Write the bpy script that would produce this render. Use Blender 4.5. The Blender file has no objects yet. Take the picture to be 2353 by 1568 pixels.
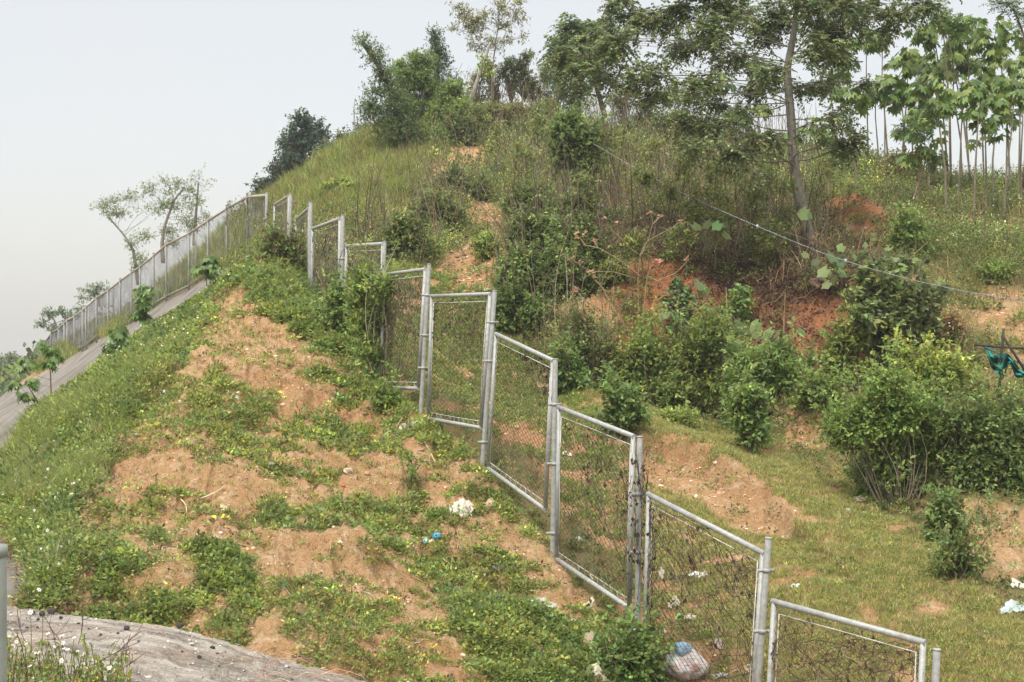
import bpy, math, random
import numpy as np
from mathutils import Vector
R = math.radians
rng = np.random.default_rng(7)
random.seed(7)
scene = bpy.context.scene
COL = scene.collection

# ------------------------------------------------------------ camera, sky, sun
# pixel positions noted from the photograph are in a 2353 x 1568 frame
F, U0, V0 = 3232.0, 1176.5, 784.0
cam_d = bpy.data.cameras.new('camera')
cam = bpy.data.objects.new('camera', cam_d); COL.objects.link(cam)
cam.location = (0, 0, 0); cam.rotation_euler = (R(90), 0, 0)
cam_d.sensor_fit = 'HORIZONTAL'; cam_d.angle = 2*math.atan(1176.5/F)
cam_d.clip_start = 0.05; cam_d.clip_end = 3000
scene.camera = cam
scene.view_settings.view_transform = 'Standard'; scene.view_settings.look = 'None'
scene.view_settings.exposure = 0.64; scene.view_settings.gamma = 1.0
SUN_EL, SUN_AZ = 58, 205          # high, thinly veiled by cloud, behind the camera to the left
world = bpy.data.worlds.new('World'); scene.world = world; world.use_nodes = True
nt = world.node_tree; nt.nodes.clear()
def N(nt, t, **k):
    n = nt.nodes.new(t)
    for a, b in k.items():
        if a in ('inp',):
            for q, v in b.items(): n.inputs[q].default_value = v
        else: setattr(n, a, b)
    return n
sky = N(nt, 'ShaderNodeTexSky', sky_type='NISHITA', sun_disc=False, sun_elevation=R(SUN_EL), sun_rotation=R(SUN_AZ),
        air_density=1.0, dust_density=4.0, ozone_density=1.0)
bg1 = N(nt, 'ShaderNodeBackground'); bg1.inputs[1].default_value = 0.05
nt.links.new(sky.outputs[0], bg1.inputs[0])
tc = N(nt, 'ShaderNodeTexCoord'); sx = N(nt, 'ShaderNodeSeparateXYZ')
nt.links.new(tc.outputs['Generated'], sx.inputs[0])
# overcast cloud layer: brighter towards the zenith than at the horizon
mr = N(nt, 'ShaderNodeMapRange'); mr.inputs[1].default_value = 0.25; mr.inputs[2].default_value = 0.9
mr.inputs[3].default_value = 0.425; mr.inputs[4].default_value = 1.45
nt.links.new(sx.outputs[2], mr.inputs[0])
cn = N(nt, 'ShaderNodeTexNoise'); cn.inputs['Scale'].default_value = 1.6; cn.inputs['Detail'].default_value = 3
cr = N(nt, 'ShaderNodeValToRGB'); cr.color_ramp.elements[0].position = .35; cr.color_ramp.elements[1].position = .65
cr.color_ramp.elements[0].color = (0.965, 0.945, .90, 1); cr.color_ramp.elements[1].color = (1, .955, .88, 1)
nt.links.new(tc.outputs['Generated'], cn.inputs['Vector']); nt.links.new(cn.outputs[0], cr.inputs[0])
bg2 = N(nt, 'ShaderNodeBackground')
nt.links.new(cr.outputs[0], bg2.inputs[0]); nt.links.new(mr.outputs[0], bg2.inputs[1])
add = N(nt, 'ShaderNodeAddShader'); out = N(nt, 'ShaderNodeOutputWorld')
nt.links.new(bg1.outputs[0], add.inputs[0]); nt.links.new(bg2.outputs[0], add.inputs[1]); nt.links.new(add.outputs[0], out.inputs[0])
sl = bpy.data.lights.new('sun', 'SUN'); sl.energy = 2.2; sl.angle = R(11); sl.color = (1, .95, .86)
so = bpy.data.objects.new('sun', sl); COL.objects.link(so)
az = R(SUN_AZ); el = R(SUN_EL)
sd = Vector((math.sin(az)*math.cos(el), math.cos(az)*math.cos(el), math.sin(el)))
so.rotation_euler = sd.to_track_quat('Z', 'Y').to_euler()

# ------------------------------------------------------------ noise and terrain
def _h(ix, iy, s):
    n = (ix.astype(np.int64)*374761393 + iy.astype(np.int64)*668265263 + s*1442695041) & 0x7fffffff
    n = ((n ^ (n >> 13))*1274126177) & 0x7fffffff
    n = n ^ (n >> 16)
    return (n & 0xffff)/65535.0
def vnoise(x, y, s=0):
    xi = np.floor(x); yi = np.floor(y); fx = x-xi; fy = y-yi
    fx = fx*fx*fx*(fx*(fx*6-15)+10); fy = fy*fy*fy*(fy*(fy*6-15)+10)
    a = _h(xi, yi, s); b = _h(xi+1, yi, s); c = _h(xi, yi+1, s); d = _h(xi+1, yi+1, s)
    return (a*(1-fx)+b*fx)*(1-fy)+(c*(1-fx)+d*fx)*fy
def fbm(x, y, s=0, o=4):
    t = 0; amp = .5; tot = 0
    for k in range(o):
        t = t+amp*vnoise(x*2**k+17.3*k, y*2**k-9.1*k, s+k); tot += amp; amp *= .5
    return t/tot
def P(u, v, d):
    return np.array([(u-U0)/F*d, d, (V0-v)/F*d])

CTRL = [  # (u, v, depth)
 # along the fence foot
 (2130,2102,11.3),(1735,1773,12.8),(1465,1478,14.5),(1270,1280,16.7),(1108,1073,18.8),(967,945,20.5),(870,848,23),(785,735,26.5),(713,680,30),
 (655,607,34),(613,560,40),(562,585,44),
 # mound
 (600,602,30),(540,720,26),(640,690,26.8),(700,800,24),(600,850,22.5),(450,800,23),(600,1000,19.5),(800,900,22),(850,1000,20.2),(380,950,19.5),
 (450,1000,18.7),(270,1100,16.8),(350,1180,15.7),(190,1230,14.6),(600,1150,16.8),(900,1150,17.9),(1000,1100,18.6),(1100,1200,17.5),
 (1000,1300,16),(900,1250,16.2),(700,1240,15.0),(500,1250,14.6),(820,1285,14.7),(700,1350,13.6),(400,1350,13.3),(200,1400,12.4),(60,1390,12.4),
 (600,1480,12.2),(900,1500,12.8),(1200,1400,14.8),(1200,1568,13.2),(1000,1568,12.4),(1400,1568,13.7),(780,1568,11.8),(800,760,25.6),
 # verge and concrete slope
 (100,1100,18.6),(0,1150,18),(150,1000,21),(300,900,22.5),(42,1030,21.5),(0,1072,20.8),(165,884,29),(227,827,33),(330,745,39),(470,660,43.5),
 (400,760,29),(500,680,33),(330,830,26),(545,605,44.3),(590,580,43),(434,664,52),(382,692,55),(300,745,62),(240,777,72),(113,857,82),(0,912,88),(0,990,35),
 (100,900,42),(40,1300,14.4),(0,1350,13.7),(118,835,105),(0,870,160),(0,835,230),(0,1250,15.2),
 (549,508,56),(470,580,61),(387,656,69),(250,743,92),(500,600,52),(430,640,58),
 # hill, left to right
 (660,440,53),(740,380,57),(830,316,60),(900,290,62),(1060,262,64),(1250,285,62),(1450,315,58),(1650,345,54),(1850,365,50),(2050,395,47),(2150,425,46),
 (2353,445,44),(2700,480,42),(800,430,47),(720,470,43),(760,480,40),(850,520,37),(830,600,33.5),(760,620,32),(930,620,32),(900,700,29),(1000,640,32),
 (1050,600,33.5),(1110,510,37),(1070,360,50),(1000,450,43),(1250,550,35),(1250,420,44),(1150,640,31),(1300,660,30),(1250,740,29),(1400,740,28.5),
 (1450,660,29.5),(1450,560,33),(1450,430,43),(1650,450,40),(1650,560,32),
 # path, ledge and lawn beyond the fence
 (1200,850,27),(1050,800,27),(1000,740,28.5),(1150,950,23.5),(1350,900,25.5),(1300,1000,21.5),(1400,1100,19.8),(1500,980,23.5),(1500,1030,22.2),
 (1500,1105,20),(1700,1182,18.5),(1620,1070,21.0),(1560,1150,19.0),(1740,1140,19.6),(1900,1200,18),(2000,1400,15),(1850,1400,15),(2353,1568,12.9),(2353,1350,15),(2200,1250,16.6),
 (1600,1350,16.3),(1600,1500,14.5),(1900,1568,13.3),(1350,1150,18.6),(1450,1300,16.9),(1250,1100,19.9),
 (1550,960,25),(1700,1020,23),(1850,1080,21.2),(2000,1180,19),(1750,960,25),(1650,900,27),(1500,850,28),(1850,990,23.2),(1870,925,23.8),(1800,940,25),
 # cut bank and terrace
 (1700,900,27.8),(1900,890,27),(2200,950,25),(1500,800,28.5),(1800,760,28.3),(2000,760,28),(1600,640,29.5),(1800,620,29.8),(1900,620,29.6),(2100,640,29.2),
 (2000,700,28.6),(2300,800,26.5),(2353,700,28.6),(2200,700,28.8),(1850,570,31.5),(2000,520,34),(1980,492,35.5),(2200,560,34),(2353,600,31.5),(2200,480,40),
 (2000,430,42),(1800,430,42),(2250,1150,18.3),(2353,1300,16),(2270,1190,17.6),(2353,1100,20),(2353,950,23),(2100,1100,20.5),
]
XYZ = [(-12,20,-4),(-16,30,-4.6),(-26,60,-6),(-12,12,-5),(-42,100,-10),(-70,160,-14),(-8,8,-5),(-3,9,-3.8),(0,8,-4.4),(3,8,-5),(8,8,-5),(-3,6,-5),(3,6,-5.5),
 (8,12,-4.2),(9.5,13,-3.1),(14,20,-2.2),(20,30,1.4),(26,44,4.4),(10,6,-5.2),(-10,6,-5.5),(30,60,2),(60,150,-4),(-20,45,-3),
 (-60,230,-16),(0,230,-10),(80,230,-12)]
for (u, v, d) in [(660,440,53),(740,380,57),(830,316,60),(900,290,62),(1060,262,64),(1250,285,62),(1450,315,58),(1650,345,54),(1850,365,50),(2050,395,47),(2150,425,46),(2353,445,44),(2700,480,42),(549,508,56),(470,580,61),(387,656,69),(250,743,92)]:
    p = P(u, v, d)
    k = (d+14)/d; XYZ.append((p[0]*k, p[1]*k, p[2]-1.5))
    k = (d+40)/d; XYZ.append((p[0]*k, p[1]*k, p[2]-7))
_c = np.array([P(*c) for c in CTRL]+[np.array(c, float) for c in XYZ])
_A = 2.2
def _warp(x, y): return np.stack([x/y*_A, np.log(y)], -1)
_S = _warp(_c[:, 0], _c[:, 1]); _val = _c[:, 2]/_c[:, 1]
def _kern(r): return np.sqrt(r*r+0.02**2)
_n = len(_S)
_K = _kern(np.linalg.norm(_S[:, None]-_S[None], axis=-1)) - np.eye(_n)*0.004
_Pm = np.hstack([np.ones((_n, 1)), _S])
_M = np.block([[_K, _Pm], [_Pm.T, np.zeros((3, 3))]])
_w = np.linalg.solve(_M, np.concatenate([_val, np.zeros(3)]))
def base_slope(x, y):
    s = _warp(x, y).reshape(-1, 2); o = np.empty(len(s))
    for i in range(0, len(s), 60000):
        q = s[i:i+60000]
        r = np.linalg.norm(q[:, None]-_S[None], axis=-1)
        o[i:i+60000] = _kern(r)@_w[:_n] + _w[_n] + q@_w[_n+1:]
    return o.reshape(x.shape)
# sheet of vertices, finer near the camera
US = np.linspace(-0.58, 0.58, 1450); YS = np.exp(np.linspace(math.log(5.5), math.log(260), 1150))
_cs = base_slope(*np.meshgrid(US[::6]*1.0, YS[::4], indexing='xy')[0:2][::1]) if False else None
GX = US[None, :]*YS[:, None]; GY = np.repeat(YS[:, None], len(US), 1)
_i = list(range(0, len(YS), 4)); _i += [len(YS)-1] if _i[-1] != len(YS)-1 else []
_j = list(range(0, len(US), 5)); _j += [len(US)-1] if _j[-1] != len(US)-1 else []
_co = base_slope(GX[np.ix_(_i, _j)], GY[np.ix_(_i, _j)])
def _up(a, src, n):
    return np.stack([np.interp(np.arange(n), src, a[:, k]) for k in range(a.shape[1])], 1)
_f = _up(_co, _i, len(YS)); _f = _up(_f.T, _j, len(US)).T
GZ = _f*GY
def inpoly(u, v, poly):
    r = np.zeros(u.shape, bool); n = len(poly); j = n-1
    for i in range(n):
        xi, yi = poly[i]; xj, yj = poly[j]
        c = ((yi > v) != (yj > v)) & (u < (xj-xi)*(v-yi)/(yj-yi+1e-9)+xi)
        r ^= c; j = i
    return r
SLAB = [(590,572),(545,603),(434,660),(382,688),(300,743),(240,774),(113,852),(-60,935),(-300,1100),(-300,1400),(80,1400),(75,1330),(20,1260),(-30,1200),(0,1072),(46,1034),(74,970),(172,898),(234,842),(338,764),(474,678),(605,600)]
GU0 = U0+F*GX/GY; GV0 = V0-F*GZ/GY
far = np.clip((GY-20)/40, 0, 1)
_slab = inpoly(GU0, GV0, SLAB) & (GX < -4.5)
def blur(a, k):
    for ax in (0, 1):
        c = np.cumsum(np.insert(a, 0, 0, axis=ax), axis=ax); n = a.shape[ax]
        lo = np.clip(np.arange(n)-k, 0, n); hi = np.clip(np.arange(n)+k+1, 0, n)
        a = (np.take(c, hi, ax)-np.take(c, lo, ax))/(hi-lo).reshape((-1, 1) if ax == 0 else (1, -1))
    return a
slabm = blur(_slab.astype(float), 3)
FIELD = [(1300,880),(1420,870),(1560,960),(1800,1040),(2000,1170),(2250,1330),(2400,1480),(2400,1620),(1500,1620),(1480,1300),(1480,1110),(1500,1040),(1350,960)]
fieldm = blur((inpoly(GU0, GV0, FIELD) & (GY < 27)).astype(float), 10)
# erosion, lumps and clods
rough = (1-slabm)*(1-.65*fieldm)
nslab = np.clip(1-blur(blur(_slab.astype(float), 40), 40)*4, .12, 1)
dz = (fbm(GX/1.7, GY/1.7, 3, 3)-.5)*0.42*rough
dz += (fbm(GX/.42, GY/.42, 11, 4)-.5)*0.16*rough
rill = np.abs(fbm(GX/.5+.4*GY, GY/2.2-.3*GX, 31, 4)-.5)*2
dz -= np.clip(.16-rill, 0, 1)*.46*rough
dz += (fbm(GX/.16, GY/.16, 23, 3)-.5)*0.07*rough*np.clip((40-GY)/20, 0, 1)
dz += (fbm(GX/.07, GY/.07, 21, 3)-.5)*0.075*np.clip((40-GY)/20, 0, 1)*(1-slabm*.6)
dz *= nslab
dz += (fbm(GX/5, GY/5, 5, 2)-.5)*1.0*far*rough*nslab
dz += (.5-np.abs(fbm(GX/.33, GY/.33, 27, 3)-.5)*4)*.045*rough*np.clip((45-GY)/20, 0, 1)
fp = np.array([P(*c) for c in CTRL[:10]])
fd = np.min(np.hypot(GX[..., None]-fp[:, 0], GY[..., None]-fp[:, 1]), -1)
dz *= np.clip(.25+fd/1.2, 0, 1)
# crumbling step in the path bank, undercut scarp of the red cut
def bump(cx, cy, r, h, ax=1.0):
    return h*np.exp(-(((GX-cx)/r)**2+((GY-cy)/(r*ax))**2))
p = P(1000,1170,17.6)
GZ = GZ+dz
GZ += bump(*P(1870,925,23.9)[:2], .7, .35) + bump(*P(1945,470,35.2)[:2], .6, .28) + bump(*P(1995,485,35.0)[:2], .6, .25)
GZ += bump(*P(760,1262,14.9)[:2], .62, .26, .6) + bump(*P(860,1290,14.9)[:2], .55, .18, .6)
GZ += bump(*P(560,1110,17.1)[:2], .7, .22, .6)
# crumbling step cut into the bank beside the path
edge = np.array([P(*c)[:2] for c in [(1455,1040,22.3),(1540,1036,22.0),(1600,1062,21.3),(1660,1098,20.5),(1725,1135,19.7),(1775,1178,18.9),(1800,1205,18.4)]])
best = np.full(GX.shape, 1e9); sgn = np.zeros(GX.shape); wob = (fbm(GX/.35, GY/.35, 301, 3)-.5)*.35
for a_, b_ in zip(edge[:-1], edge[1:]):
    ab = b_-a_; t_ = np.clip(((GX-a_[0])*ab[0]+(GY-a_[1])*ab[1])/(ab@ab), 0, 1)
    ex_ = GX-a_[0]-t_*ab[0]; ey_ = GY-a_[1]-t_*ab[1]; dd_ = np.hypot(ex_, ey_); m_ = dd_ < best
    cr_ = ab[0]*ey_-ab[1]*ex_; best = np.where(m_, dd_, best); sgn = np.where(m_, np.sign(cr_), sgn)
sd_ = best*sgn+wob; _t = np.clip((sd_+.10)/.24, 0, 1); lat = np.clip(1-np.abs(GX-P(1620,1080,20.8)[0])/2.3, 0, 1)**.4
GZ += np.where(GY < 26, .24*(_t*_t*(3-2*_t))*np.exp(-np.clip(sd_, 0, 9)/1.8)-.24*np.exp(-np.clip(-sd_, 0, 9)/1.0)*(1-_t), 0)*lat
STEPM = np.where(GY < 26, np.exp(-((sd_+.12)/.22)**2), 0)*lat
DZ = dz
LY0 = math.log(YS[0]); LYS = (math.log(YS[-1])-LY0)/(len(YS)-1); USS = US[1]-US[0]
def gridco(x, y):
    x = np.asarray(x, float); y = np.asarray(y, float)
    j = np.clip((x/y-US[0])/USS, 0, len(US)-1.001); i = np.clip((np.log(y)-LY0)/LYS, 0, len(YS)-1.001)
    return i, j
def samp(G, x, y):
    i, j = gridco(x, y); a = i.astype(int); b = j.astype(int); s = i-a; t = j-b
    return (G[a, b]*(1-t)+G[a, b+1]*t)*(1-s)+(G[a+1, b]*(1-t)+G[a+1, b+1]*t)*s
def ground(x, y): return samp(GZ, x, y)
VISV = V0-F*GZ/GY                                  # image row of every ground vertex
HOR = np.minimum.accumulate(VISV, axis=0)          # nearer ground hides what lies below this row
def hit(u, v, dmin=0, dmax=400):
    """first ground point on the sight line through (u, v)"""
    j = int(round(np.clip(((u-U0)/F-US[0])/USS, 0, len(US)-1)))
    col = VISV[:, j]; m = np.nonzero((col <= v) & (YS >= dmin) & (YS <= dmax))[0]
    if len(m) == 0:
        k = int(np.argmin(np.where((YS >= dmin) & (YS <= dmax), col, 1e9)))
    else: k = m[0]
    y = YS[k]; x = (u-U0)/F*y
    return Vector((x, y, float(ground(x, y))))
# ------------------------------------------------------------ mesh helpers
WORLD = {}
def mesh_np(name, V, faces, mat, cols=None, smooth=False):
    """V (n,3); faces (m,k) int array or list of such arrays; cols (n,3)"""
    if not isinstance(faces, (list, tuple)): faces = [faces]
    faces = [np.asarray(f, np.int32) for f in faces if len(f)]
    me = bpy.data.meshes.new(name)
    V = np.ascontiguousarray(V, np.float32)
    me.vertices.add(len(V)); me.vertices.foreach_set('co', V.ravel())
    nl = sum(f.size for f in faces); nf = sum(len(f) for f in faces)
    me.loops.add(nl); me.loops.foreach_set('vertex_index', np.concatenate([f.ravel() for f in faces]))
    tot = np.concatenate([np.full(len(f), f.shape[1], np.int32) for f in faces])
    st = np.concatenate([[0], np.cumsum(tot)[:-1]]).astype(np.int32)
    me.polygons.add(nf); me.polygons.foreach_set('loop_start', st); me.polygons.foreach_set('loop_total', tot)
    me.update(calc_edges=True)
    if smooth: me.polygons.foreach_set('use_smooth', np.ones(nf, bool))
    if cols is not None:
        a = me.color_attributes.new('Col', 'FLOAT_COLOR', 'POINT')
        c = np.ones((len(V), 4), np.float32); c[:, :np.asarray(cols).shape[-1]] = cols
        a.data.foreach_set('color', c.ravel())
    me.materials.append(mat); me.validate()
    return me
def tag(o, label=None, cat=None, group=None, kind=None):
    if label: o['label'] = label
    if cat: o['category'] = cat
    if group: o['group'] = group
    if kind: o['kind'] = kind
    return o
def thing(name, label, cat, loc, group=None):
    o = bpy.data.objects.new(name, None); COL.objects.link(o); o.location = loc
    o.empty_display_size = .2
    WORLD[o.name] = np.array(loc, float)
    return tag(o, label, cat, group)
class MB:
    """collects pieces of one mesh"""
    def __init__(s): s.V = []; s.F3 = []; s.F4 = []; s.C = []; s.n = 0
    def add(s, V, F, C=(1, 1, 1)):
        V = np.asarray(V, float).reshape(-1, 3); F = np.asarray(F, int)+s.n
        (s.F4 if F.shape[1] == 4 else s.F3).append(F)
        s.V.append(V); s.n += len(V)
        C = np.asarray(C, float)
        s.C.append(np.broadcast_to(C, (len(V), 3)) if C.ndim == 1 else C)
        return s
    def tube(s, pts, rad, sides=6, C=(1, 1, 1), cap=True):
        pts = np.asarray(pts, float); n = len(pts)
        rad = np.broadcast_to(np.asarray(rad, float), (n,))
        d = np.gradient(pts, axis=0); d /= np.linalg.norm(d, axis=1)[:, None]+1e-9
        ref = np.array([0, 0, 1.]) if abs(d[:, 2]).mean() < .75 else np.array([1., 0, 0])
        a = np.cross(d, ref); a /= np.linalg.norm(a, axis=1)[:, None]+1e-9
        b = np.cross(d, a)
        t = np.arange(sides)/sides*2*np.pi
        V = pts[:, None]+rad[:, None, None]*(np.cos(t)[None, :, None]*a[:, None]+np.sin(t)[None, :, None]*b[:, None])
        i = np.arange(n-1)[:, None]*sides; j = np.arange(sides)[None]; k = (j+1) % sides
        Fq = np.stack([i+j, i+k, i+sides+k, i+sides+j], -1).reshape(-1, 4)
        V = V.reshape(-1, 3)
        if cap:
            m = len(V); V = np.vstack([V, pts[:1], pts[-1:]])
            jj = np.arange(sides); kk = (jj+1) % sides
            f = np.vstack([np.stack([kk, jj, np.full(sides, m)], -1), np.stack([jj+(n-1)*sides, kk+(n-1)*sides, np.full(sides, m+1)], -1)])
            s.add(V, Fq, C); s.F3.append(f+s.n-len(V))
        else: s.add(V, Fq, C)
        return s
    def box(s, c, half, ex=(1, 0, 0), ey=(0, 1, 0), ez=(0, 0, 1), C=(1, 1, 1)):
        c = np.asarray(c, float); E = np.array([ex, ey, ez], float)*np.asarray(half, float)[:, None]
        q = np.array([[i, j, k] for i in (-1, 1) for j in (-1, 1) for k in (-1, 1)], float)
        return s.add(c+q@E, [[0, 1, 3, 2], [4, 6, 7, 5], [0, 4, 5, 1], [2, 3, 7, 6], [0, 2, 6, 4], [1, 5, 7, 3]], C)
    def build(s, name, mat, parent=None, loc=None, smooth=False):
        V = np.vstack(s.V); C = np.vstack(s.C)
        off = WORLD[parent.name] if parent is not None else (np.array(loc, float) if loc is not None else np.zeros(3))
        f = [np.vstack(x) for x in (s.F4, s.F3) if x]
        me = mesh_np(name, V-off, f, mat, C, smooth)
        o = bpy.data.objects.new(name, me); COL.objects.link(o)
        if parent is not None:
            o.parent = parent; WORLD[o.name] = off
        else: o.location = off; WORLD[o.name] = off
        return o

# ------------------------------------------------------------ materials
def newmat(name):
    m = bpy.data.materials.new(name); m.use_nodes = True
    nt = m.node_tree; nt.nodes.clear(); o = N(nt, 'ShaderNodeOutputMaterial')
    return m, nt, o
def mixc(nt, fac, a, b):
    n = N(nt, 'ShaderNodeMix', data_type='RGBA')
    for s, v in ((n.inputs[0], fac), (n.inputs[6], a), (n.inputs[7], b)):
        if hasattr(v, 'links') or isinstance(v, bpy.types.NodeSocket): nt.links.new(v, s)
        else: s.default_value = v if not isinstance(v, tuple) or len(v) == 4 else (*v, 1)
    return n.outputs[2]
def noise(nt, vec, scale, detail=6, rough=.6, dist=0):
    n = N(nt, 'ShaderNodeTexNoise'); n.inputs['Scale'].default_value = scale; n.inputs['Detail'].default_value = detail
    n.inputs['Roughness'].default_value = rough; n.inputs['Distortion'].default_value = dist
    nt.links.new(vec, n.inputs['Vector']); return n.outputs[0]
def ramp(nt, x, lo, hi, a=0., b=1.):
    n = N(nt, 'ShaderNodeMapRange'); n.inputs[1].default_value = lo; n.inputs[2].default_value = hi
    n.inputs[3].default_value = a; n.inputs[4].default_value = b; nt.links.new(x, n.inputs[0]); return n.outputs[0]
def mth(nt, op, a, b=None):
    n = N(nt, 'ShaderNodeMath', operation=op)
    for s, v in zip(n.inputs, (a, b)):
        if v is None: continue
        if isinstance(v, (int, float)): s.default_value = v
        else: nt.links.new(v, s)
    return n.outputs[0]
def leaf_mat(name, trans=.35, rough=.5):
    m, nt, o = newmat(name)
    at = N(nt, 'ShaderNodeAttribute', attribute_name='Col')
    p = N(nt, 'ShaderNodeBsdfPrincipled'); p.inputs['Roughness'].default_value = rough
    p.inputs['Specular IOR Level'].default_value = .35
    nt.links.new(at.outputs[0], p.inputs['Base Color'])
    t = N(nt, 'ShaderNodeBsdfTranslucent')
    hs = N(nt, 'ShaderNodeHueSaturation'); hs.inputs['Hue'].default_value = .485; hs.inputs['Value'].default_value = 1.5
    nt.links.new(at.outputs[0], hs.inputs['Color']); nt.links.new(hs.outputs[0], t.inputs[0])
    mx = N(nt, 'ShaderNodeMixShader'); mx.inputs[0].default_value = trans
    nt.links.new(p.outputs[0], mx.inputs[1]); nt.links.new(t.outputs[0], mx.inputs[2]); nt.links.new(mx.outputs[0], o.inputs[0])
    return m
def col_mat(name, rough=.8, spec=.2, nscale=30, namp=.3, bump=0, bscale=60, metal=0):
    """vertex colour broken up by noise"""
    m, nt, o = newmat(name)
    at = N(nt, 'ShaderNodeAttribute', attribute_name='Col'); g = N(nt, 'ShaderNodeTexCoord')
    nz = noise(nt, g.outputs['Object'], nscale)
    k = ramp(nt, nz, .3, .7, 1-namp, 1+namp*.6)
    vm = N(nt, 'ShaderNodeVectorMath', operation='SCALE'); nt.links.new(at.outputs[0], vm.inputs[0]); nt.links.new(k, vm.inputs['Scale'])
    p = N(nt, 'ShaderNodeBsdfPrincipled'); p.inputs['Roughness'].default_value = rough; p.inputs['Specular IOR Level'].default_value = spec
    p.inputs['Metallic'].default_value = metal
    nt.links.new(vm.outputs[0], p.inputs['Base Color'])
    if bump:
        b = N(nt, 'ShaderNodeBump'); b.inputs['Strength'].default_value = bump; b.inputs['Distance'].default_value = .01
        nt.links.new(noise(nt, g.outputs['Object'], bscale), b.inputs['Height']); nt.links.new(b.outputs[0], p.inputs['Normal'])
    nt.links.new(p.outputs[0], o.inputs[0]); return m
LEAF = leaf_mat('leaf', .42); LEAFG = leaf_mat('glossy_leaf', .3, .35); BLADE = leaf_mat('grass_blade', .35, .6)
BARK = col_mat('bark', .9, .15, 9, .35, .6, 40)
def steel_mat():
    m, nt, o = newmat('galvanised_steel')
    g = N(nt, 'ShaderNodeTexCoord'); v = g.outputs['Object']
    c = mixc(nt, ramp(nt, noise(nt, v, 22, 5), .35, .65), (.24, .255, .25), (.36, .37, .36))
    st = N(nt, 'ShaderNodeMapping'); st.inputs['Scale'].default_value = (30, 30, 2.2); nt.links.new(v, st.inputs[0])
    c = mixc(nt, ramp(nt, noise(nt, st.outputs[0], 1, 4), .5, .72, 0, .65), c, (.30, .30, .27))
    c = mixc(nt, ramp(nt, noise(nt, v, 7, 6, .75), .54, .70, 0, .75), c, (.22, .17, .10))
    p = N(nt, 'ShaderNodeBsdfPrincipled'); p.inputs['Roughness'].default_value = .55; p.inputs['Metallic'].default_value = .15
    nt.links.new(c, p.inputs['Base Color']); 
    b = N(nt, 'ShaderNodeBump'); b.inputs['Strength'].default_value = .3; b.inputs['Distance'].default_value = .003
    nt.links.new(noise(nt, v, 90), b.inputs['Height']); nt.links.new(b.outputs[0], p.inputs['Normal'])
    nt.links.new(p.outputs[0], o.inputs[0]); return m
STEEL = steel_mat()
WIRE = col_mat('wire', .6, .3, 6, .5)

# ------------------------------------------------------------ zones of the ground
WU = GU0+(fbm(GX/1.1, GY/1.1, 51, 4)-.5)*120*np.clip(22/GY, .3, 1.3); WV = GV0+(fbm(GX/1.1+7, GY/1.1, 53, 4)-.5)*90*np.clip(22/GY, .3, 1.3)
NEARM = np.zeros(GX.shape, bool)   # on the camera's side of the near fence (the earth mound)
fx_ = np.array([p[0] for p in fp]); fy_ = np.array([p[1] for p in fp])
_o = np.argsort(fy_); fxi = np.interp(GY, fy_[_o], fx_[_o]); NEARM = (GX < fxi) & (GY < 33) & (_slab == 0)
def zone(poly, lo=0, hi=999, near=None, warp=True, k=2):
    m = inpoly(WU if warp else GU0, WV if warp else GV0, poly) & (GY > lo) & (GY < hi)
    if near is True: m &= NEARM
    if near is False: m &= ~NEARM
    return np.clip(blur(m.astype(float), k), 0, 1)
VERGE = [(600,596),(470,655),(330,740),(227,822),(165,884),(66,964),(0,1072),(-260,1200),(-100,1280),(70,1330),(70,1420),(150,1420),(185,1290),(160,1200),(215,1120),(262,1040),(290,960),(380,880),(430,790),(500,690),(570,630)]
verge = zone(VERGE, 12, 44, warp=False, k=3)*(1-slabm)
BARE = [(530,640),(600,640),(640,720),(700,800),(760,900),(640,960),(560,860),(450,860),(470,930),(520,1040),(640,1090),(600,1150),(460,1215),(300,1290),(170,1250),(200,1170),(280,1080),(320,960),(420,870)]
bare = zone(BARE, 12, 30, True)
bare2 = zone([(620,1250),(700,1235),(860,1250),(930,1300),(1000,1420),(1100,1568),(820,1600),(760,1450),(640,1330)], 10, 18, True)
lush = zone([(980,1340),(1100,1340),(1300,1450),(1480,1500),(1480,1600),(1150,1600),(1030,1450)], 10, 18, True)+zone([(520,1170),(700,1130),(960,1140),(1050,1190),(900,1250),(700,1230)], 13, 19, True)*.25 + zone([(60,1290),(200,1270),(560,1290),(640,1420),(560,1500),(60,1430)], 10, 16, True)*.9+zone([(560,640),(700,640),(860,820),(700,790),(600,700)], 22, 32, True)
hillgrass = zone([(640,430),(900,280),(1000,300),(1000,380),(930,460),(840,500),(700,500),(640,560),(400,700),(200,800),(90,860),(100,800),(380,630),(560,500)], 34, 110, False)
cutred = zone([(1420,640),(1560,600),(1720,640),(2000,640),(2060,760),(1960,900),(2250,880),(2330,960),(2150,980),(1900,930),(1700,900),(1560,860),(1430,800)], 22, 33, False)
cutor = zone([(1225,655),(1400,640),(1500,690),(1480,760),(1260,735)], 22, 34, False)
oslope = zone([(1080,440),(1180,500),(1215,640),(1130,690),(1000,720),(960,670),(1020,600),(1070,540)], 26, 44, False, False)+zone([(960,450),(1000,375),(1040,330),(1120,332),(1140,400),(1060,420)], 40, 62, False, False)+zone([(880,460),(960,450),(970,500),(900,510)], 34, 46, False)
omound = zone([(1880,510),(1920,455),(1990,455),(2060,500),(2080,560),(1950,560)], 30, 40, False)
palesl = zone([(2200,660),(2420,640),(2420,860),(2290,840),(2230,760)], 20, 36, False)
litterz = zone([(1180,560),(1500,520),(1900,570),(2000,620),(2000,690),(1800,670),(1500,610),(1200,640)], 27, 36, False)
bank = np.clip(STEPM*.9, 0, 1)+zone([(1465,1045),(1560,1045),(1700,1105),(1850,1200),(1830,1212),(1700,1200),(1590,1130),(1470,1095)], 17, 24, False, False, k=1)
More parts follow.
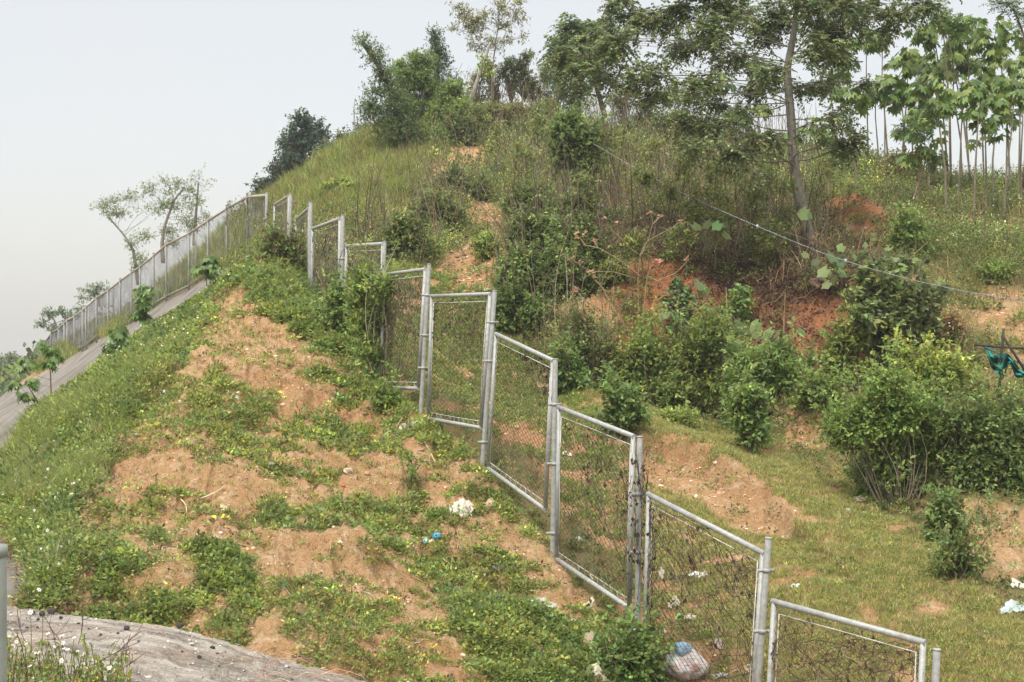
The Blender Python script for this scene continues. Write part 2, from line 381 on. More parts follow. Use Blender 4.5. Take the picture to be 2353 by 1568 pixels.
heap = zone([(1790,1040),(1760,960),(1850,910),(1930,940),(1900,1040)], 21, 26, False)+zone([(2150,1150),(2230,1170),(2353,1240),(2353,1320),(2200,1290)], 15, 20, False)
path = zone([(980,640),(1130,700),(1300,880),(1440,1000),(1460,1100),(1490,1200),(1500,1350),(1780,1560),(1700,1600),(1480,1600),(1440,1350),(1240,1130),(1060,960),(860,860),(790,700),(880,560)], 13, 35, False)
fieldz = zone(FIELD, 12, 27, False, k=4)
brownz = zone([(1130,540),(1300,480),(1500,450),(1700,480),(1900,500),(2080,620),(2060,690),(1950,660),(1700,610),(1450,600),(1230,640)], 26, 42, False, k=4)
n1 = fbm(GX/.55, GY/.55, 61, 4); n2 = fbm(GX/2.2, GY/2.2, 63, 3); n3 = fbm(GX/.25, GY/.25, 67, 3)
nearmask = NEARM.astype(float)
thr = lambda n, t, w=.05: np.clip((n-t)/w+.5, 0, 1)
n4 = fbm(GX/.24, GY/.19, 69, 3); n5 = fbm(GX/1.3, GY/1.0, 71, 3)
d_creep = nearmask*(1-verge)*thr(n4*.62+n5*.38, .522+.03*(GY > 21)-.11*np.clip(lush, 0, 1)+.07*bare+.03*bare2, .07)*(1-.4*bare)
d_verge = np.clip(verge, 0, 1)
d_path = np.clip(path, 0, 1)*(1-nearmask)*thr(n4*.6+n1*.4, .475, .08)
d_field = np.clip(fieldz, 0, 1)*(1-bank)*(1-heap)*(1-path)*thr(n1*.5+n3*.5, .41, .16)
openhill = np.clip((GY > 14.2)*(1-nearmask)*(1-slabm)*(1-np.clip(path, 0, 1))*(1-fieldz), 0, 1)
soilh = np.clip(cutred+cutor+oslope+omound+palesl*.9+heap+bank+litterz*.55, 0, 1)
behind_left = ((GX < -9) & (GY > 40)) | (GX < -.2*GY)
d_grassh = hillgrass*(1-slabm)*(1-np.clip(oslope*1.5, 0, 1))
d_scrub = openhill*(1-soilh)*(1-hillgrass)*thr(n2*.5+n1*.5, .36, .2)
d_scrub = np.where(behind_left & (hillgrass < .5), 0, d_scrub)
d_scrub *= (1-slabm)*(1-.6*brownz)
d_soilplant = np.clip(cutred*.35+cutor*.5+oslope*.45+palesl*1.0+omound*.7+heap*.9+litterz, 0, 1)*thr(n1*.6+n3*.4, .57, .05)
tint = np.clip(d_creep*.35+d_verge*.8+d_path*.5+d_field*.85+d_scrub*.9+d_grassh*.9+(GY > 70)*.6, 0, 1)
tint = blur(tint, 1)*(1-slabm)
red = np.clip(cutred*1.0+cutor*.35+omound*.55+oslope*.15+litterz*.6+(fbm(GX/3, GY/3, 91, 3)-.42)*1.2*(1-cutred), 0, 1)
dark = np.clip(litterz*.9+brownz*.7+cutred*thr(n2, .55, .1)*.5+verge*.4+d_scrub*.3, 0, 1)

def soil_mat():
    m, nt, o = newmat('soil')
    at = N(nt, 'ShaderNodeAttribute', attribute_name='Col'); sp = N(nt, 'ShaderNodeSeparateColor'); nt.links.new(at.outputs[0], sp.inputs[0])
    g = N(nt, 'ShaderNodeTexCoord'); v = g.outputs['Object']
    n_a = noise(nt, v, .9, 8, .65); n_b = noise(nt, v, 6, 8, .7); n_c = noise(nt, v, 38, 6, .7); n_d = noise(nt, v, 14, 6, .8, .4)
    c = mixc(nt, ramp(nt, n_a, .35, .65), (.49, .320, .170), (.42, .245, .115))
    c = mixc(nt, ramp(nt, n_b, .50, .66), c, (.60, .45, .29))
    c = mixc(nt, sp.outputs[2], c, mixc(nt, n_b, (.42, .185, .085), (.31, .135, .065)))
    c = mixc(nt, ramp(nt, n_d, .52, .68, 0, .6), c, (.29, .155, .075))
    c = mixc(nt, ramp(nt, n_a, .56, .72, 0, .5), c, (.28, .17, .09))
    c = mixc(nt, ramp(nt, n_c, .53, .64, 0, .65), c, (.22, .12, .06))
    c = mixc(nt, ramp(nt, n_c, .36, .28, 0, .6), c, (.60, .47, .33))
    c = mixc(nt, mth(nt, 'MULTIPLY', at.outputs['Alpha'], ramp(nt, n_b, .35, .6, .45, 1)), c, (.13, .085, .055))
    gr = mixc(nt, n_b, (.20, .185, .075), (.12, .14, .045))
    gf = mth(nt, 'MULTIPLY', sp.outputs[1], ramp(nt, n_c, .35, .6, .55, 1))
    c = mixc(nt, gf, c, gr)
    # shotcrete slope: grey-brown with streaks down the fall of the slope
    mp = N(nt, 'ShaderNodeMapping'); mp.inputs['Rotation'].default_value = (0, 0, R(-17)); mp.inputs['Scale'].default_value = (1.5, .22, .6)
    nt.links.new(v, mp.inputs[0])
    s1 = noise(nt, mp.outputs[0], 1.2, 7, .65)
    sc = mixc(nt, ramp(nt, s1, .35, .65), (.165, .15, .13), (.33, .305, .27))
    sc = mixc(nt, ramp(nt, n_b, .55, .7, 0, .5), sc, (.40, .36, .31))
    sc = mixc(nt, ramp(nt, n_a, .5, .7, 0, .5), sc, (.17, .15, .12))
    c = mixc(nt, sp.outputs[0], c, sc)
    p = N(nt, 'ShaderNodeBsdfPrincipled'); p.inputs['Roughness'].default_value = .95; p.inputs['Specular IOR Level'].default_value = .1
    nt.links.new(c, p.inputs['Base Color'])
    hsum = mth(nt, 'ADD', mth(nt, 'ADD', mth(nt, 'MULTIPLY', n_b, 1.6), mth(nt, 'MULTIPLY', n_d, -1.2)), mth(nt, 'MULTIPLY', n_c, .5))
    b = N(nt, 'ShaderNodeBump'); b.inputs['Strength'].default_value = .8; b.inputs['Distance'].default_value = .09
    nt.links.new(hsum, b.inputs['Height']); nt.links.new(b.outputs[0], p.inputs['Normal'])
    nt.links.new(p.outputs[0], o.inputs[0]); return m
SOIL = soil_mat()
ni, nj = GX.shape
idx = np.arange(ni*nj).reshape(ni, nj)
Fq = np.stack([idx[:-1, :-1], idx[:-1, 1:], idx[1:, 1:], idx[1:, :-1]], -1).reshape(-1, 4)
tc4 = np.stack([slabm, tint, red, dark], -1).reshape(-1, 4)
me = mesh_np('ground', np.stack([GX, GY, GZ], -1).reshape(-1, 3), Fq, SOIL, tc4, True)
g_o = bpy.data.objects.new('ground', me); COL.objects.link(g_o); g_o['kind'] = 'structure'
# low land reaching the horizon all round the hill
vv = []; ff = []
RR = [6, 60, 260, 900, 2400]; K = 48
for r in RR:
    for k in range(K):
        a = 2*math.pi*k/K
        vv.append((math.sin(a)*r, math.cos(a)*r, -9-(r > 60)*12-(r > 300)*8))
for i in range(len(RR)-1):
    for k in range(K): ff.append((i*K+k, i*K+(k+1) % K, (i+1)*K+(k+1) % K, (i+1)*K+k))
me = mesh_np('valley_floor', np.array(vv), np.array(ff), SOIL, np.tile([0, .95, .2, .1], (len(vv), 1)))
o = bpy.data.objects.new('valley_floor', me); COL.objects.link(o); o['kind'] = 'structure'

# pale grey sprayed-concrete rock face in the near corner
def rock_mat():
    m, nt, o = newmat('grey_rock')
    g = N(nt, 'ShaderNodeTexCoord'); v = g.outputs['Object']
    mp = N(nt, 'ShaderNodeMapping'); mp.inputs['Rotation'].default_value = (0, 0, R(12)); mp.inputs['Scale'].default_value = (.9, 4.2, 5)
    nt.links.new(v, mp.inputs[0])
    n1_ = noise(nt, mp.outputs[0], 1.6, 9, .65, .6); n2_ = noise(nt, v, 55, 5, .7); n3_ = noise(nt, v, 2.2, 5)
    c = mixc(nt, ramp(nt, n1_, .36, .62), (.14, .12, .10), (.46, .42, .365))
    c = mixc(nt, ramp(nt, n3_, .5, .68, 0, .7), c, (.36, .27, .21))
    c = mixc(nt, ramp(nt, noise(nt, v, 9, 8, .75), .55, .68, 0, .75), c, (.13, .115, .10))
    c = mixc(nt, ramp(nt, n2_, .56, .66, 0, .7), c, (.60, .56, .49))
    c = mixc(nt, ramp(nt, n2_, .40, .32, 0, .7), c, (.16, .14, .125))
    p = N(nt, 'ShaderNodeBsdfPrincipled'); p.inputs['Roughness'].default_value = .9; p.inputs['Specular IOR Level'].default_value = .15
    nt.links.new(c, p.inputs['Base Color'])
    b = N(nt, 'ShaderNodeBump'); b.inputs['Strength'].default_value = 1; b.inputs['Distance'].default_value = .05
    nt.links.new(mth(nt, 'ADD', mth(nt, 'MULTIPLY', n1_, 2.2), mth(nt, 'MULTIPLY', n2_, .5)), b.inputs['Height']); nt.links.new(b.outputs[0], p.inputs['Normal'])
    nt.links.new(p.outputs[0], o.inputs[0]); return m
ROCKM = rock_mat()
ru = np.linspace(-260, 1000, 420); rt = np.linspace(0, 1, 200)
crest = np.interp(ru, [-260, 0, 15, 142, 307, 415, 520, 614, 720, 827, 1000], [1390, 1392, 1394, 1411, 1430, 1445, 1476, 1505, 1535, 1562, 1640])
cx = (ru-U0)/F*9.6; cz = (V0-crest)/F*9.6
TT, CI = np.meshgrid(rt, np.arange(len(ru)), indexing='ij')
YY = 4.6+5.0*TT; ZZ = cz[CI]-(9.6-YY)*.055-.0*(9.6-YY)**2
ZZ = ZZ-(np.clip(7.4-YY, 0, 9))**2*.10
XX = cx[CI]*(.86+.14*TT)
ZZ += (fbm(XX/.9+YY*.35, YY/.28, 201, 6)-.5)*.24*(1-TT**5)+np.abs(fbm(XX/.5+YY*.3, YY/.13, 203, 4)-.5)*.12*(1-TT**8) + (fbm(XX/.05, YY/.05, 205, 3)-.5)*.022
ri, rj = XX.shape
V = np.stack([XX, YY, ZZ], -1)
drop = V[-1].copy(); dd1 = drop.copy(); dd1[:, 1] += .12; dd1[:, 2] -= .07; dd2 = drop.copy(); dd2[:, 1] += .5; dd2[:, 2] -= 1.2
V = np.concatenate([V, dd1[None], dd2[None]], 0); ri += 2
ii = np.arange(ri*rj).reshape(ri, rj)
rf = np.stack([ii[:-1, :-1], ii[:-1, 1:], ii[1:, 1:], ii[1:, :-1]], -1).reshape(-1, 4)
o = bpy.data.objects.new('rock_outcrop', mesh_np('rock_outcrop', V.reshape(-1, 3), rf, ROCKM, None, True)); COL.objects.link(o)
o['kind'] = 'structure'
def rock_z(x, y):
    i = np.argmin((XX-x)**2+(YY-y)**2); return float(ZZ.ravel()[i])
# ------------------------------------------------------------ foliage
def unit(a): return a/(np.linalg.norm(a, axis=-1, keepdims=True)+1e-9)
def rnd(n, k=3): return rng.normal(size=(n, k))
def leaves(pos, d, L, W, fold=.25, nrm=None):
    """one four-cornered leaf at each pos, pointing along d; returns V, F"""
    n = len(pos); d = unit(d)
    L = np.broadcast_to(L, (n,))[:, None]; W = np.broadcast_to(W, (n,))[:, None]
    up = rnd(n)*.45+np.array([0, 0, 1.]) if nrm is None else nrm
    s = unit(np.cross(d, up)); u = np.cross(s, d)
    V = np.stack([pos, pos+d*L*.45+s*W*.5-u*W*fold*.5, pos+d*L-u*L*.12, pos+d*L*.45-s*W*.5-u*W*fold*.5], 1)
    return V.reshape(-1, 3), np.arange(n*4).reshape(n, 4)
def blades(pos, h, w, lean=.35, dirn=None):
    """bent grass blades: a quad and a triangle tip"""
    n = len(pos); h = np.broadcast_to(h, (n,))[:, None]; w = np.broadcast_to(w, (n,))[:, None]
    a = rng.uniform(0, 2*np.pi, n); s = np.stack([np.cos(a), np.sin(a), 0*a], -1)
    l = unit(rnd(n)*[1, 1, 0])*rng.uniform(.1, 1, (n, 1))*lean
    if dirn is not None: l = l+dirn
    mid = pos+np.array([0, 0, 1.])*h*.55+l*h*.35; tip = pos+np.array([0, 0, 1.])*h*.92+l*h*1.1
    V = np.stack([pos-s*w*.5, pos+s*w*.5, mid+s*w*.42, mid-s*w*.42, tip], 1).reshape(-1, 3)
    b = np.arange(n)[:, None]*5
    return V, b+np.array([[0, 1, 2, 3]]), b+np.array([[3, 2, 4]])
def bez(p0, p1, bend=.12, n=6):
    t = np.linspace(0, 1, n)[:, None]; L = np.linalg.norm(p1-p0)
    off = rnd(1)[0]*bend*L*[1, 1, .4]
    return p0*(1-t)+p1*t+off*(4*t*(1-t))*.5
def tone(n, base, var=.25, hue=.12, alt=None, palt=.1):
    base = np.asarray(base, float)
    c = base*np.exp(rng.normal(0, var, (n, 1)))
    c = c*np.exp(rng.normal(0, hue, (n, 3))*np.array([1, .3, .8]))
    if alt is not None:
        m = rng.random(n) < palt; c[m] = np.asarray(alt)*np.exp(rng.normal(0, .25, (m.sum(), 1)))
    return np.clip(c, .004, .8)
def pick(dens, n, margin=30, powr=2.0, lo=0, hi=999):
    """random ground points, density dens, per-area weight ~ 1/leaf size squared"""
    slope = 1+np.abs(np.gradient(GZ, axis=0))/(GY*LYS)
    prev = np.vstack([np.full((1, nj), 3000.), HOR[:-1]])
    vis = (VISV <= prev+margin) & (GU0 > -420) & (GU0 < 2900) & (VISV < 1640) & (GY > lo) & (GY < hi)
    dens = np.where(dens > .01, dens, 0.)
    w = (dens*GY**powr*np.minimum(slope, 3)*vis).ravel(); w = w/w.sum()
    k = rng.choice(w.size, n, p=w)
    x = GX.ravel()[k]+rng.uniform(-.5, .5, n)*USS*GY.ravel()[k]; y = GY.ravel()[k]*(1+rng.uniform(-.5, .5, n)*LYS)
    return np.stack([x, y, ground(x, y)], -1), k
def clumps(c, r, h, m, L, W, base, alt=None, palt=.1, var=.2, cvar=.22, hue=.1, up=.55):
    """leafy low clumps: m leaves on each centre c within radius r and height h"""
    n = len(c); r = np.broadcast_to(r, (n,)); h = np.broadcast_to(h, (n,)); L = np.broadcast_to(L, (n,)); W = np.broadcast_to(W, (n,))
    q = unit(rnd(n*m)).reshape(n, m, 3); q[..., 2] = np.abs(q[..., 2])
    rad = rng.uniform(.25, 1, (n, m, 1))**.6
    p = c[:, None]+q*rad*np.stack([r, r, h], -1)[:, None]
    p[..., 2] += .01
    d = q*[1, 1, .5]+rnd(n*m).reshape(n, m, 3)*.5; d[..., 2] += up-.3
    V, Fc = leaves(p.reshape(-1, 3), d.reshape(-1, 3), np.repeat(L, m)*rng.uniform(.7, 1.2, n*m), np.repeat(W, m)*rng.uniform(.7, 1.2, n*m))
    cc = tone(n, base, cvar, hue)
    if alt is not None: k = rng.random(n) < palt; cc[k] = tone(k.sum(), alt, cvar, hue)
    C = np.repeat(cc, m, 0)*np.exp(rng.normal(0, var, (n*m, 1)))
    return V, Fc, np.repeat(C, 4, 0)
def grasscl(c, h, w, m, spread, base, alt=None, palt=.15, lean=.4, cvar=.2):
    n = len(c); h = np.broadcast_to(h, (n,)); w = np.broadcast_to(w, (n,)); sp = np.broadcast_to(spread, (n,))
    p = c[:, None]+rnd(n*m).reshape(n, m, 3)*[1, 1, 0]*sp[:, None, None]*.6
    hh = np.repeat(h, m)*rng.uniform(.5, 1.15, n*m)
    V, F4, F3 = blades(p.reshape(-1, 3), hh, np.repeat(w, m), lean, np.repeat(unit(rnd(n)*[1, 1, 0])*.3*rng.uniform(0, 1, (n, 1)), m, 0))
    cc = tone(n, base, cvar, .1)
    if alt is not None: k = rng.random(n) < palt; cc[k] = tone(k.sum(), alt, .2, .05)
    C = np.repeat(cc, m, 0)*np.exp(rng.normal(0, .18, (n*m, 1)))
    return V, F4, F3, np.repeat(C, 5, 0)
def stuff(name, mb, mat, label):
    o = mb.build(name, mat); tag(o, label=None, kind='stuff'); return o
GREEN = (.175, .225, .060); GREEN2 = (.135, .190, .052); YGREEN = (.235, .275, .060); DGREEN = (.05, .08, .03); OLIVE = (.155, .165, .055)
BLUEG = (.055, .085, .042); DRY = (.26, .19, .10); BROWN = (.10, .065, .038)

# low creeping weeds on the mound
mb = MB()
c, k = pick(d_creep, 17000, powr=1.7, hi=34)
L = np.clip(c[:, 1]/430., .028, .09)*rng.uniform(.6, 1.5, len(c))
lus = np.clip(lush, 0, 1).ravel()[k]
mb.add(*clumps(c, L*1.9*(1+.5*lus), L*.85*(1+1.6*lus), 11, L, L*.62, GREEN, YGREEN, .22, var=.25, cvar=.38, hue=.16))
c, k = pick(d_creep*np.clip(lush, 0, 1), 1900, powr=1.7, hi=34)
L = np.clip(c[:, 1]/330., .035, .1)*rng.uniform(.8, 1.4, len(c))
mb.add(*clumps(c, L*2.4, L*2.4, 26, L, L*.7, GREEN2, YGREEN, .2))
c, k = pick(nearmask*(1-verge)*(.15+d_creep), 1500, powr=1.7, hi=34)
mb.add(*clumps(c, .09, .03, 9, .05, .02, DRY, BROWN, .4, cvar=.3))
c, k = pick(d_creep, 900, powr=1.7, hi=34)
L = np.clip(c[:, 1]/260., .04, .12)*rng.uniform(.8, 1.4, len(c))
mb.add(*clumps(c, L*1.6, L*1.8, 14, L, L*.3, YGREEN, GREEN2, .5, cvar=.3, up=.9))
stuff('creeping_weeds', mb, LEAF, '')
mb = MB()
c, k = pick(nearmask*(1-verge)*(.3+d_creep), 10500, powr=1.6, hi=34)
V, a, b, C = grasscl(c, np.clip(c[:, 1]/260, .03, .1), np.clip(c[:, 1]/2600, .004, .012), 7, .05, YGREEN, DRY, .4, .9)
mb.add(V, a, C); mb.F3.append(b+mb.n-len(V))
stuff('sparse_grass', mb, BLADE, '')
# tall verge of weeds and grass along the concrete slope
mb = MB()
c, k = pick(d_verge*(.3+thr(n1, .42, .15)), 8600, powr=1.6, hi=46, margin=60)
sc = np.clip(c[:, 1]/20, .6, 1.8)*rng.uniform(.5, 1.6, len(c))*np.interp(c[:, 1], [22, 27, 34], [1, .45, .16])
lf = .062*np.clip(c[:, 1]/20, .7, 1.5)
mb.add(*clumps(c+[0, 0, .04], .13*sc, .19*sc, 24, lf, lf*.5, GREEN, YGREEN, .3, cvar=.3))
stuff('verge_weeds', mb, LEAF, '')
mb = MB()
c, k = pick(d_verge*thr(n2, .5, .08), 700, powr=1.6, hi=40, margin=60)
L = np.clip(c[:, 1]/260, .05, .11); sc = np.interp(c[:, 1], [22, 34], [1, .4])
mb = MB(); mb.add(*clumps(c, .20*sc, .30*sc, 40, L, L*.55, (.085, .14, .045), GREEN, .3, cvar=.3))
c, k = pick(blur(verge, 5)*(1-blur(verge, 5))*4, 900, powr=1.6, lo=12, hi=36)
mb.add(*clumps(c, .13, .10, 22, .07, .02, (.24, .165, .10), (.12, .08, .05), .4, cvar=.3))
stuff('verge_clumps', mb, LEAF, '')
mb = MB()
c, k = pick(d_verge*np.clip((GY-14)/3, .1, 1)*thr(n1, .45, .1), 2400, powr=1.6, hi=46, margin=60)
V, a, b, C = grasscl(c, np.interp(c[:, 1], [22, 27, 34], [.34, .16, .06])*rng.uniform(.6, 1.5, len(c)), .011*np.clip(c[:, 1]/20, .7, 1.8), 16, .10, (.17, .22, .055), (.25, .22, .10), .15, .9)
mb.add(V, a, C); mb.F3.append(b+mb.n-len(V))
stuff('verge_grass', mb, BLADE, '')
# white daisy-like flower heads among the weeds
def flowers(mb, c, r):
    n = len(c); m = 6
    a = np.arange(m)/m*2*np.pi; nn = unit(rnd(n)*.5+[0, -.6, .8]); t = unit(np.cross(nn, rnd(n))); b = np.cross(nn, t)
    d = np.cos(a)[None, :, None]*t[:, None]+np.sin(a)[None, :, None]*b[:, None]
    r = np.broadcast_to(r, (n,))
    V, Fc = leaves(np.repeat(c, m, 0), d.reshape(-1, 3), np.repeat(r, m), np.repeat(r, m)*.75, .1, np.repeat(nn, m, 0))
    mb.add(V, Fc, (.80, .80, .76))
    V, Fc = leaves(np.repeat(c+nn*.15*r[:, None], 2, 0)-np.repeat(t*r[:, None]*.25, 2, 0), np.repeat(t, 2, 0), np.repeat(r, 2)*.55, np.repeat(r, 2)*.5, 0, np.repeat(nn, 2, 0))
    mb.add(V, Fc, (.65, .38, .04))
mb = MB()
c, k = pick(d_verge, 330, powr=1.6, hi=40); flowers(mb, c+[0, 0, .2]+rnd(len(c))*[0, 0, .06], rng.uniform(.012, .026, len(c)))
c, k = pick(d_scrub*(GX > 2), 520, powr=1.6, lo=26, hi=60); flowers(mb, c+[0, -.2, .4]+rnd(len(c))*[0, 0, .14], rng.uniform(.012, .028, len(c)))
c, k = pick(d_scrub, 260, powr=1.6, lo=26, hi=60); flowers(mb, c+[0, -.2, .4]+rnd(len(c))*[0, 0, .12], rng.uniform(.012, .026, len(c)))
stuff('white_flowers', mb, LEAF, '')
# short lawn and path grass beyond the fence
mb = MB()
c, k = pick(d_field, 29000, powr=1.5, lo=11, hi=28)
V, a, b, C = grasscl(c, .055*np.clip(c[:, 1]/16, .8, 1.6), .007*np.clip(c[:, 1]/16, .8, 1.8), 7, .06, (.25, .27, .075), (.36, .30, .14), .3, 1.1, .25)
mb.add(V, a, C); mb.F3.append(b+mb.n-len(V))
c, k = pick(d_path, 5200, powr=1.5, lo=11, hi=36)
V, a, b, C = grasscl(c, .07*np.clip(c[:, 1]/16, .8, 1.8), .010*np.clip(c[:, 1]/16, .8, 1.8), 9, .07, GREEN, (.22, .22, .07), .2, 1.0)
mb.add(V, a, C); mb.F3.append(b+mb.n-len(V))
stuff('short_grass', mb, BLADE, '')
mb = MB()
c, k = pick(d_path*.7+d_field*.22*thr(n2, .5, .06), 3600, powr=1.6, lo=11, hi=36)
L = np.clip(c[:, 1]/420., .028, .09)
mb.add(*clumps(c, L*2.1, L*1.3, 14, L, L*.6, GREEN, YGREEN, .2))
c, k = pick(d_soilplant+.05*bank+.12*heap, 1500, powr=1.6, lo=14, hi=60)
L = np.clip(c[:, 1]/380., .04, .12)*rng.uniform(.7, 1.3, len(c))
mb.add(*clumps(c, L*2.6, L*2.2, 20, L, L*.6, GREEN, OLIVE, .4))
stuff('path_weeds', mb, LEAF, '')
# scrub covering the hill
mb = MB()
c, k = pick(d_scrub, 17500, powr=1.45, lo=14, hi=75, margin=70)
sc = rng.uniform(.5, 1.6, len(c)); sc *= np.interp(c[:, 1], [18, 26, 34], [.28, .5, 1])
far_ = np.clip(c[:, 1]/35, .7, 1.7)
zt = fbm(c[:, 0]/3, c[:, 1]/3, 77, 3)
mb.add(*clumps(c, .26*sc*far_, .33*sc, 26, .060*far_, .034*far_, (.115, .15, .048), (.19, .215, .06), .3, cvar=.38, hue=.14))
c, k = pick(d_scrub*(.3+thr(n2, .46, .1)), 4300, powr=1.3, lo=23, hi=72, margin=70)
sc = rng.uniform(.5, 1.4, len(c)); sc *= np.where(c[:, 1] < 30, .6, 1); far_ = np.clip(c[:, 1]/35, .7, 1.6)
mb.add(*clumps(c, .40*sc*far_, .62*sc, 70, .072*far_, .040*far_, (.12, .165, .05), (.20, .23, .06), .35, cvar=.45, hue=.14, var=.3, up=.4))
stuff('hill_scrub', mb, LEAF, '')
mb = MB()
c, k = pick(d_scrub, 2300, powr=1.4, lo=22, hi=70, margin=70)
V, a, b, C = grasscl(c, rng.uniform(.3, .9, len(c)), .016*np.clip(c[:, 1]/35, .6, 1.6), 8, .25, (.15, .16, .055), (.24, .17, .09), .45, .5, .3)
mb.add(V, a, C); mb.F3.append(b+mb.n-len(V))
stuff('scrub_stems', mb, BLADE, '')
mb = MB()
c, k = pick(d_grassh, 11000, powr=1.2, lo=34, hi=120, margin=70)
f_ = np.clip(c[:, 1]/45, .8, 2.5)
V, a, b, C = grasscl(c, .42*f_**.5*rng.uniform(.5, 1.4, len(c)), .022*f_, 12, .28, (.20, .235, .06), (.24, .17, .10), .12, .6, .25)
mb.add(V, a, C); mb.F3.append(b+mb.n-len(V))
stuff('hill_grass', mb, BLADE, '')
mb = MB()
c, k = pick(omound+.6*cutred, 260, powr=1.3, lo=24, hi=40)
mb.add(*clumps(c, .16, .16, 22, .075, .035, OLIVE, BROWN, .4, cvar=.35))
c, k = pick(d_grassh, 1500, powr=1.2, lo=34, hi=110, margin=70)
mb.add(*clumps(c, .3, .35, 20, .10, .05, GREEN, (.10, .12, .05), .4))
# far land below the left horizon
c, k = pick(((GX < -.2*GY) & (GY > 90)).astype(float)*(1-hillgrass), 2600, powr=1, lo=90, hi=255, margin=200)
mb.add(*clumps(c, 1.3*rng.uniform(.5, 1.5, len(c)), 1.4*rng.uniform(.4, 1.6, len(c)), 20, .45, .3, (.07, .10, .045), GREEN, .3))
stuff('hill_herbs', mb, LEAF, '')
mb = MB()
c, k = pick(openhill*(1-np.clip(cutred+cutor+oslope+bank+heap, 0, 1))*((GX > -.12*GY) & (GX < .22*GY))*(1-hillgrass), 1500, powr=1.2, lo=25, hi=62, margin=60)
for p in c:
    h_ = rng.uniform(.7, 2.3); e = p+rnd(1)[0]*[.22, .22, 0]*h_+[0, 0, h_]; q = bez(p-[0, 0, .1], e, .12, 5); cc_ = tone(1, (.20, .16, .11) if rng.random() < .6 else (.10, .085, .055))[0]
    mb.tube(q, np.linspace(.013, .005, 5)*rng.uniform(.7, 1.3), 3, cc_, False)
    for j in range(rng.integers(0, 4)): s_ = q[rng.integers(1, 4)]; mb.tube([s_, s_+rnd(1)[0]*[.2, .2, .08]+[0, 0, .25]], [.007, .003], 3, cc_, False)
stuff('scrub_branches', mb, BARK, '')
mb = MB()
c, k = pick(brownz, 2600, powr=1.3, lo=25, hi=44, margin=60)
sc = rng.uniform(.5, 1.5, len(c)); mb.add(*clumps(c, .22*sc, .28*sc, 24, .075, .03, (.20, .14, .085), (.13, .15, .055), .35, cvar=.35))
stuff('dead_undergrowth', mb, LEAF, '')
mb = MB(); c, k = pick(brownz, 1300, powr=1.3, lo=25, hi=44, margin=60)
for p in c:
    h_ = rng.uniform(.3, 1.5); e = p+rnd(1)[0]*[.6, .5, .15]*h_+[0, -.1, h_*rng.uniform(.2, .9)]
    mb.tube(bez(p-[0, 0, .05], e, .3, 6), np.linspace(.011, .004, 6)*rng.uniform(.6, 1.3), 3, tone(1, (.27, .20, .14) if rng.random() < .6 else (.13, .095, .065))[0], False)
stuff('tangled_twigs', mb, BARK, '')
# dead leaves, hanging rootlets and litter of twigs on the terrace edge
mb = MB()
c, k = pick(litterz+.35*cutred*thr(n2, .45, .1), 4200, powr=1.5, lo=24, hi=40, margin=40)
mb.add(*clumps(c, .16, .10, 10, .09, .045, (.17, .105, .065), (.09, .055, .035), .5, cvar=.3))
c, k = pick(nearmask*(.4+verge*.3), 700, powr=1.6, hi=34)
mb.add(*clumps(c, .09, .012, 5, .05, .018, (.40, .30, .19), (.22, .14, .08), .4))
stuff('dead_leaves', mb, LEAF, '')
def strand(p0, p1, sag, n=5, jit=.1):
    t = np.linspace(0, 1, n)[:, None]; L = np.linalg.norm(p1-p0)
    q = p0*(1-t)+p1*t; q[:, 2] -= (4*t*(1-t))[:, 0]*sag; q[1:-1] += rnd(n-2)*jit*L*.5; return q
mb = MB()
c, k = pick(litterz*1.0+.3*cutred, 900, powr=1.5, lo=24, hi=40, margin=40)
for p in c:
    q = p+[0, 0, rng.uniform(.05, .35)]; e = q+rnd(1)[0]*[.35, .15, .2]+[0, -.12, -.25]
    mb.tube(strand(q, e, .05, 5, .25), rng.uniform(.004, .010), 3, tone(1, rng.choice([0, 1]) and (.20, .14, .10) or (.08, .055, .04))[0], False)
stuff('hanging_roots', mb, BARK, '')
# pebbles on the bare soil
mb = MB(); ICO = None
import bmesh
bm = bmesh.new(); bmesh.ops.create_icosphere(bm, subdivisions=1, radius=1); 
IV = np.array([v.co[:] for v in bm.verts]); IF = np.array([[v.index for v in f.verts] for f in bm.faces]); bm.free()
c, k = pick((nearmask*(1-d_creep*.7)+path*.8+bank+heap+palesl+oslope*2)*(1-verge), 9500, powr=1.3, lo=10, hi=45)
r = rng.lognormal(-4.5, .5, len(c))*np.clip(c[:, 1]/16, .7, 2)
V = IV[None]*np.stack([r, r, r*.6], -1)[:, None]*(1+rng.normal(0, .22, (len(c), len(IV), 1)))+c[:, None]
mb.add(V.reshape(-1, 3), (np.arange(len(c))[:, None, None]*len(IV)+IF[None]).reshape(-1, 3), np.repeat(tone(len(c), (.42, .27, .16), .3, .08, (.55, .44, .33), .2), len(IV), 0))
PEB = col_mat('pebble', .95, .1, 30, .3)
stuff('soil_clods', mb, PEB, '')

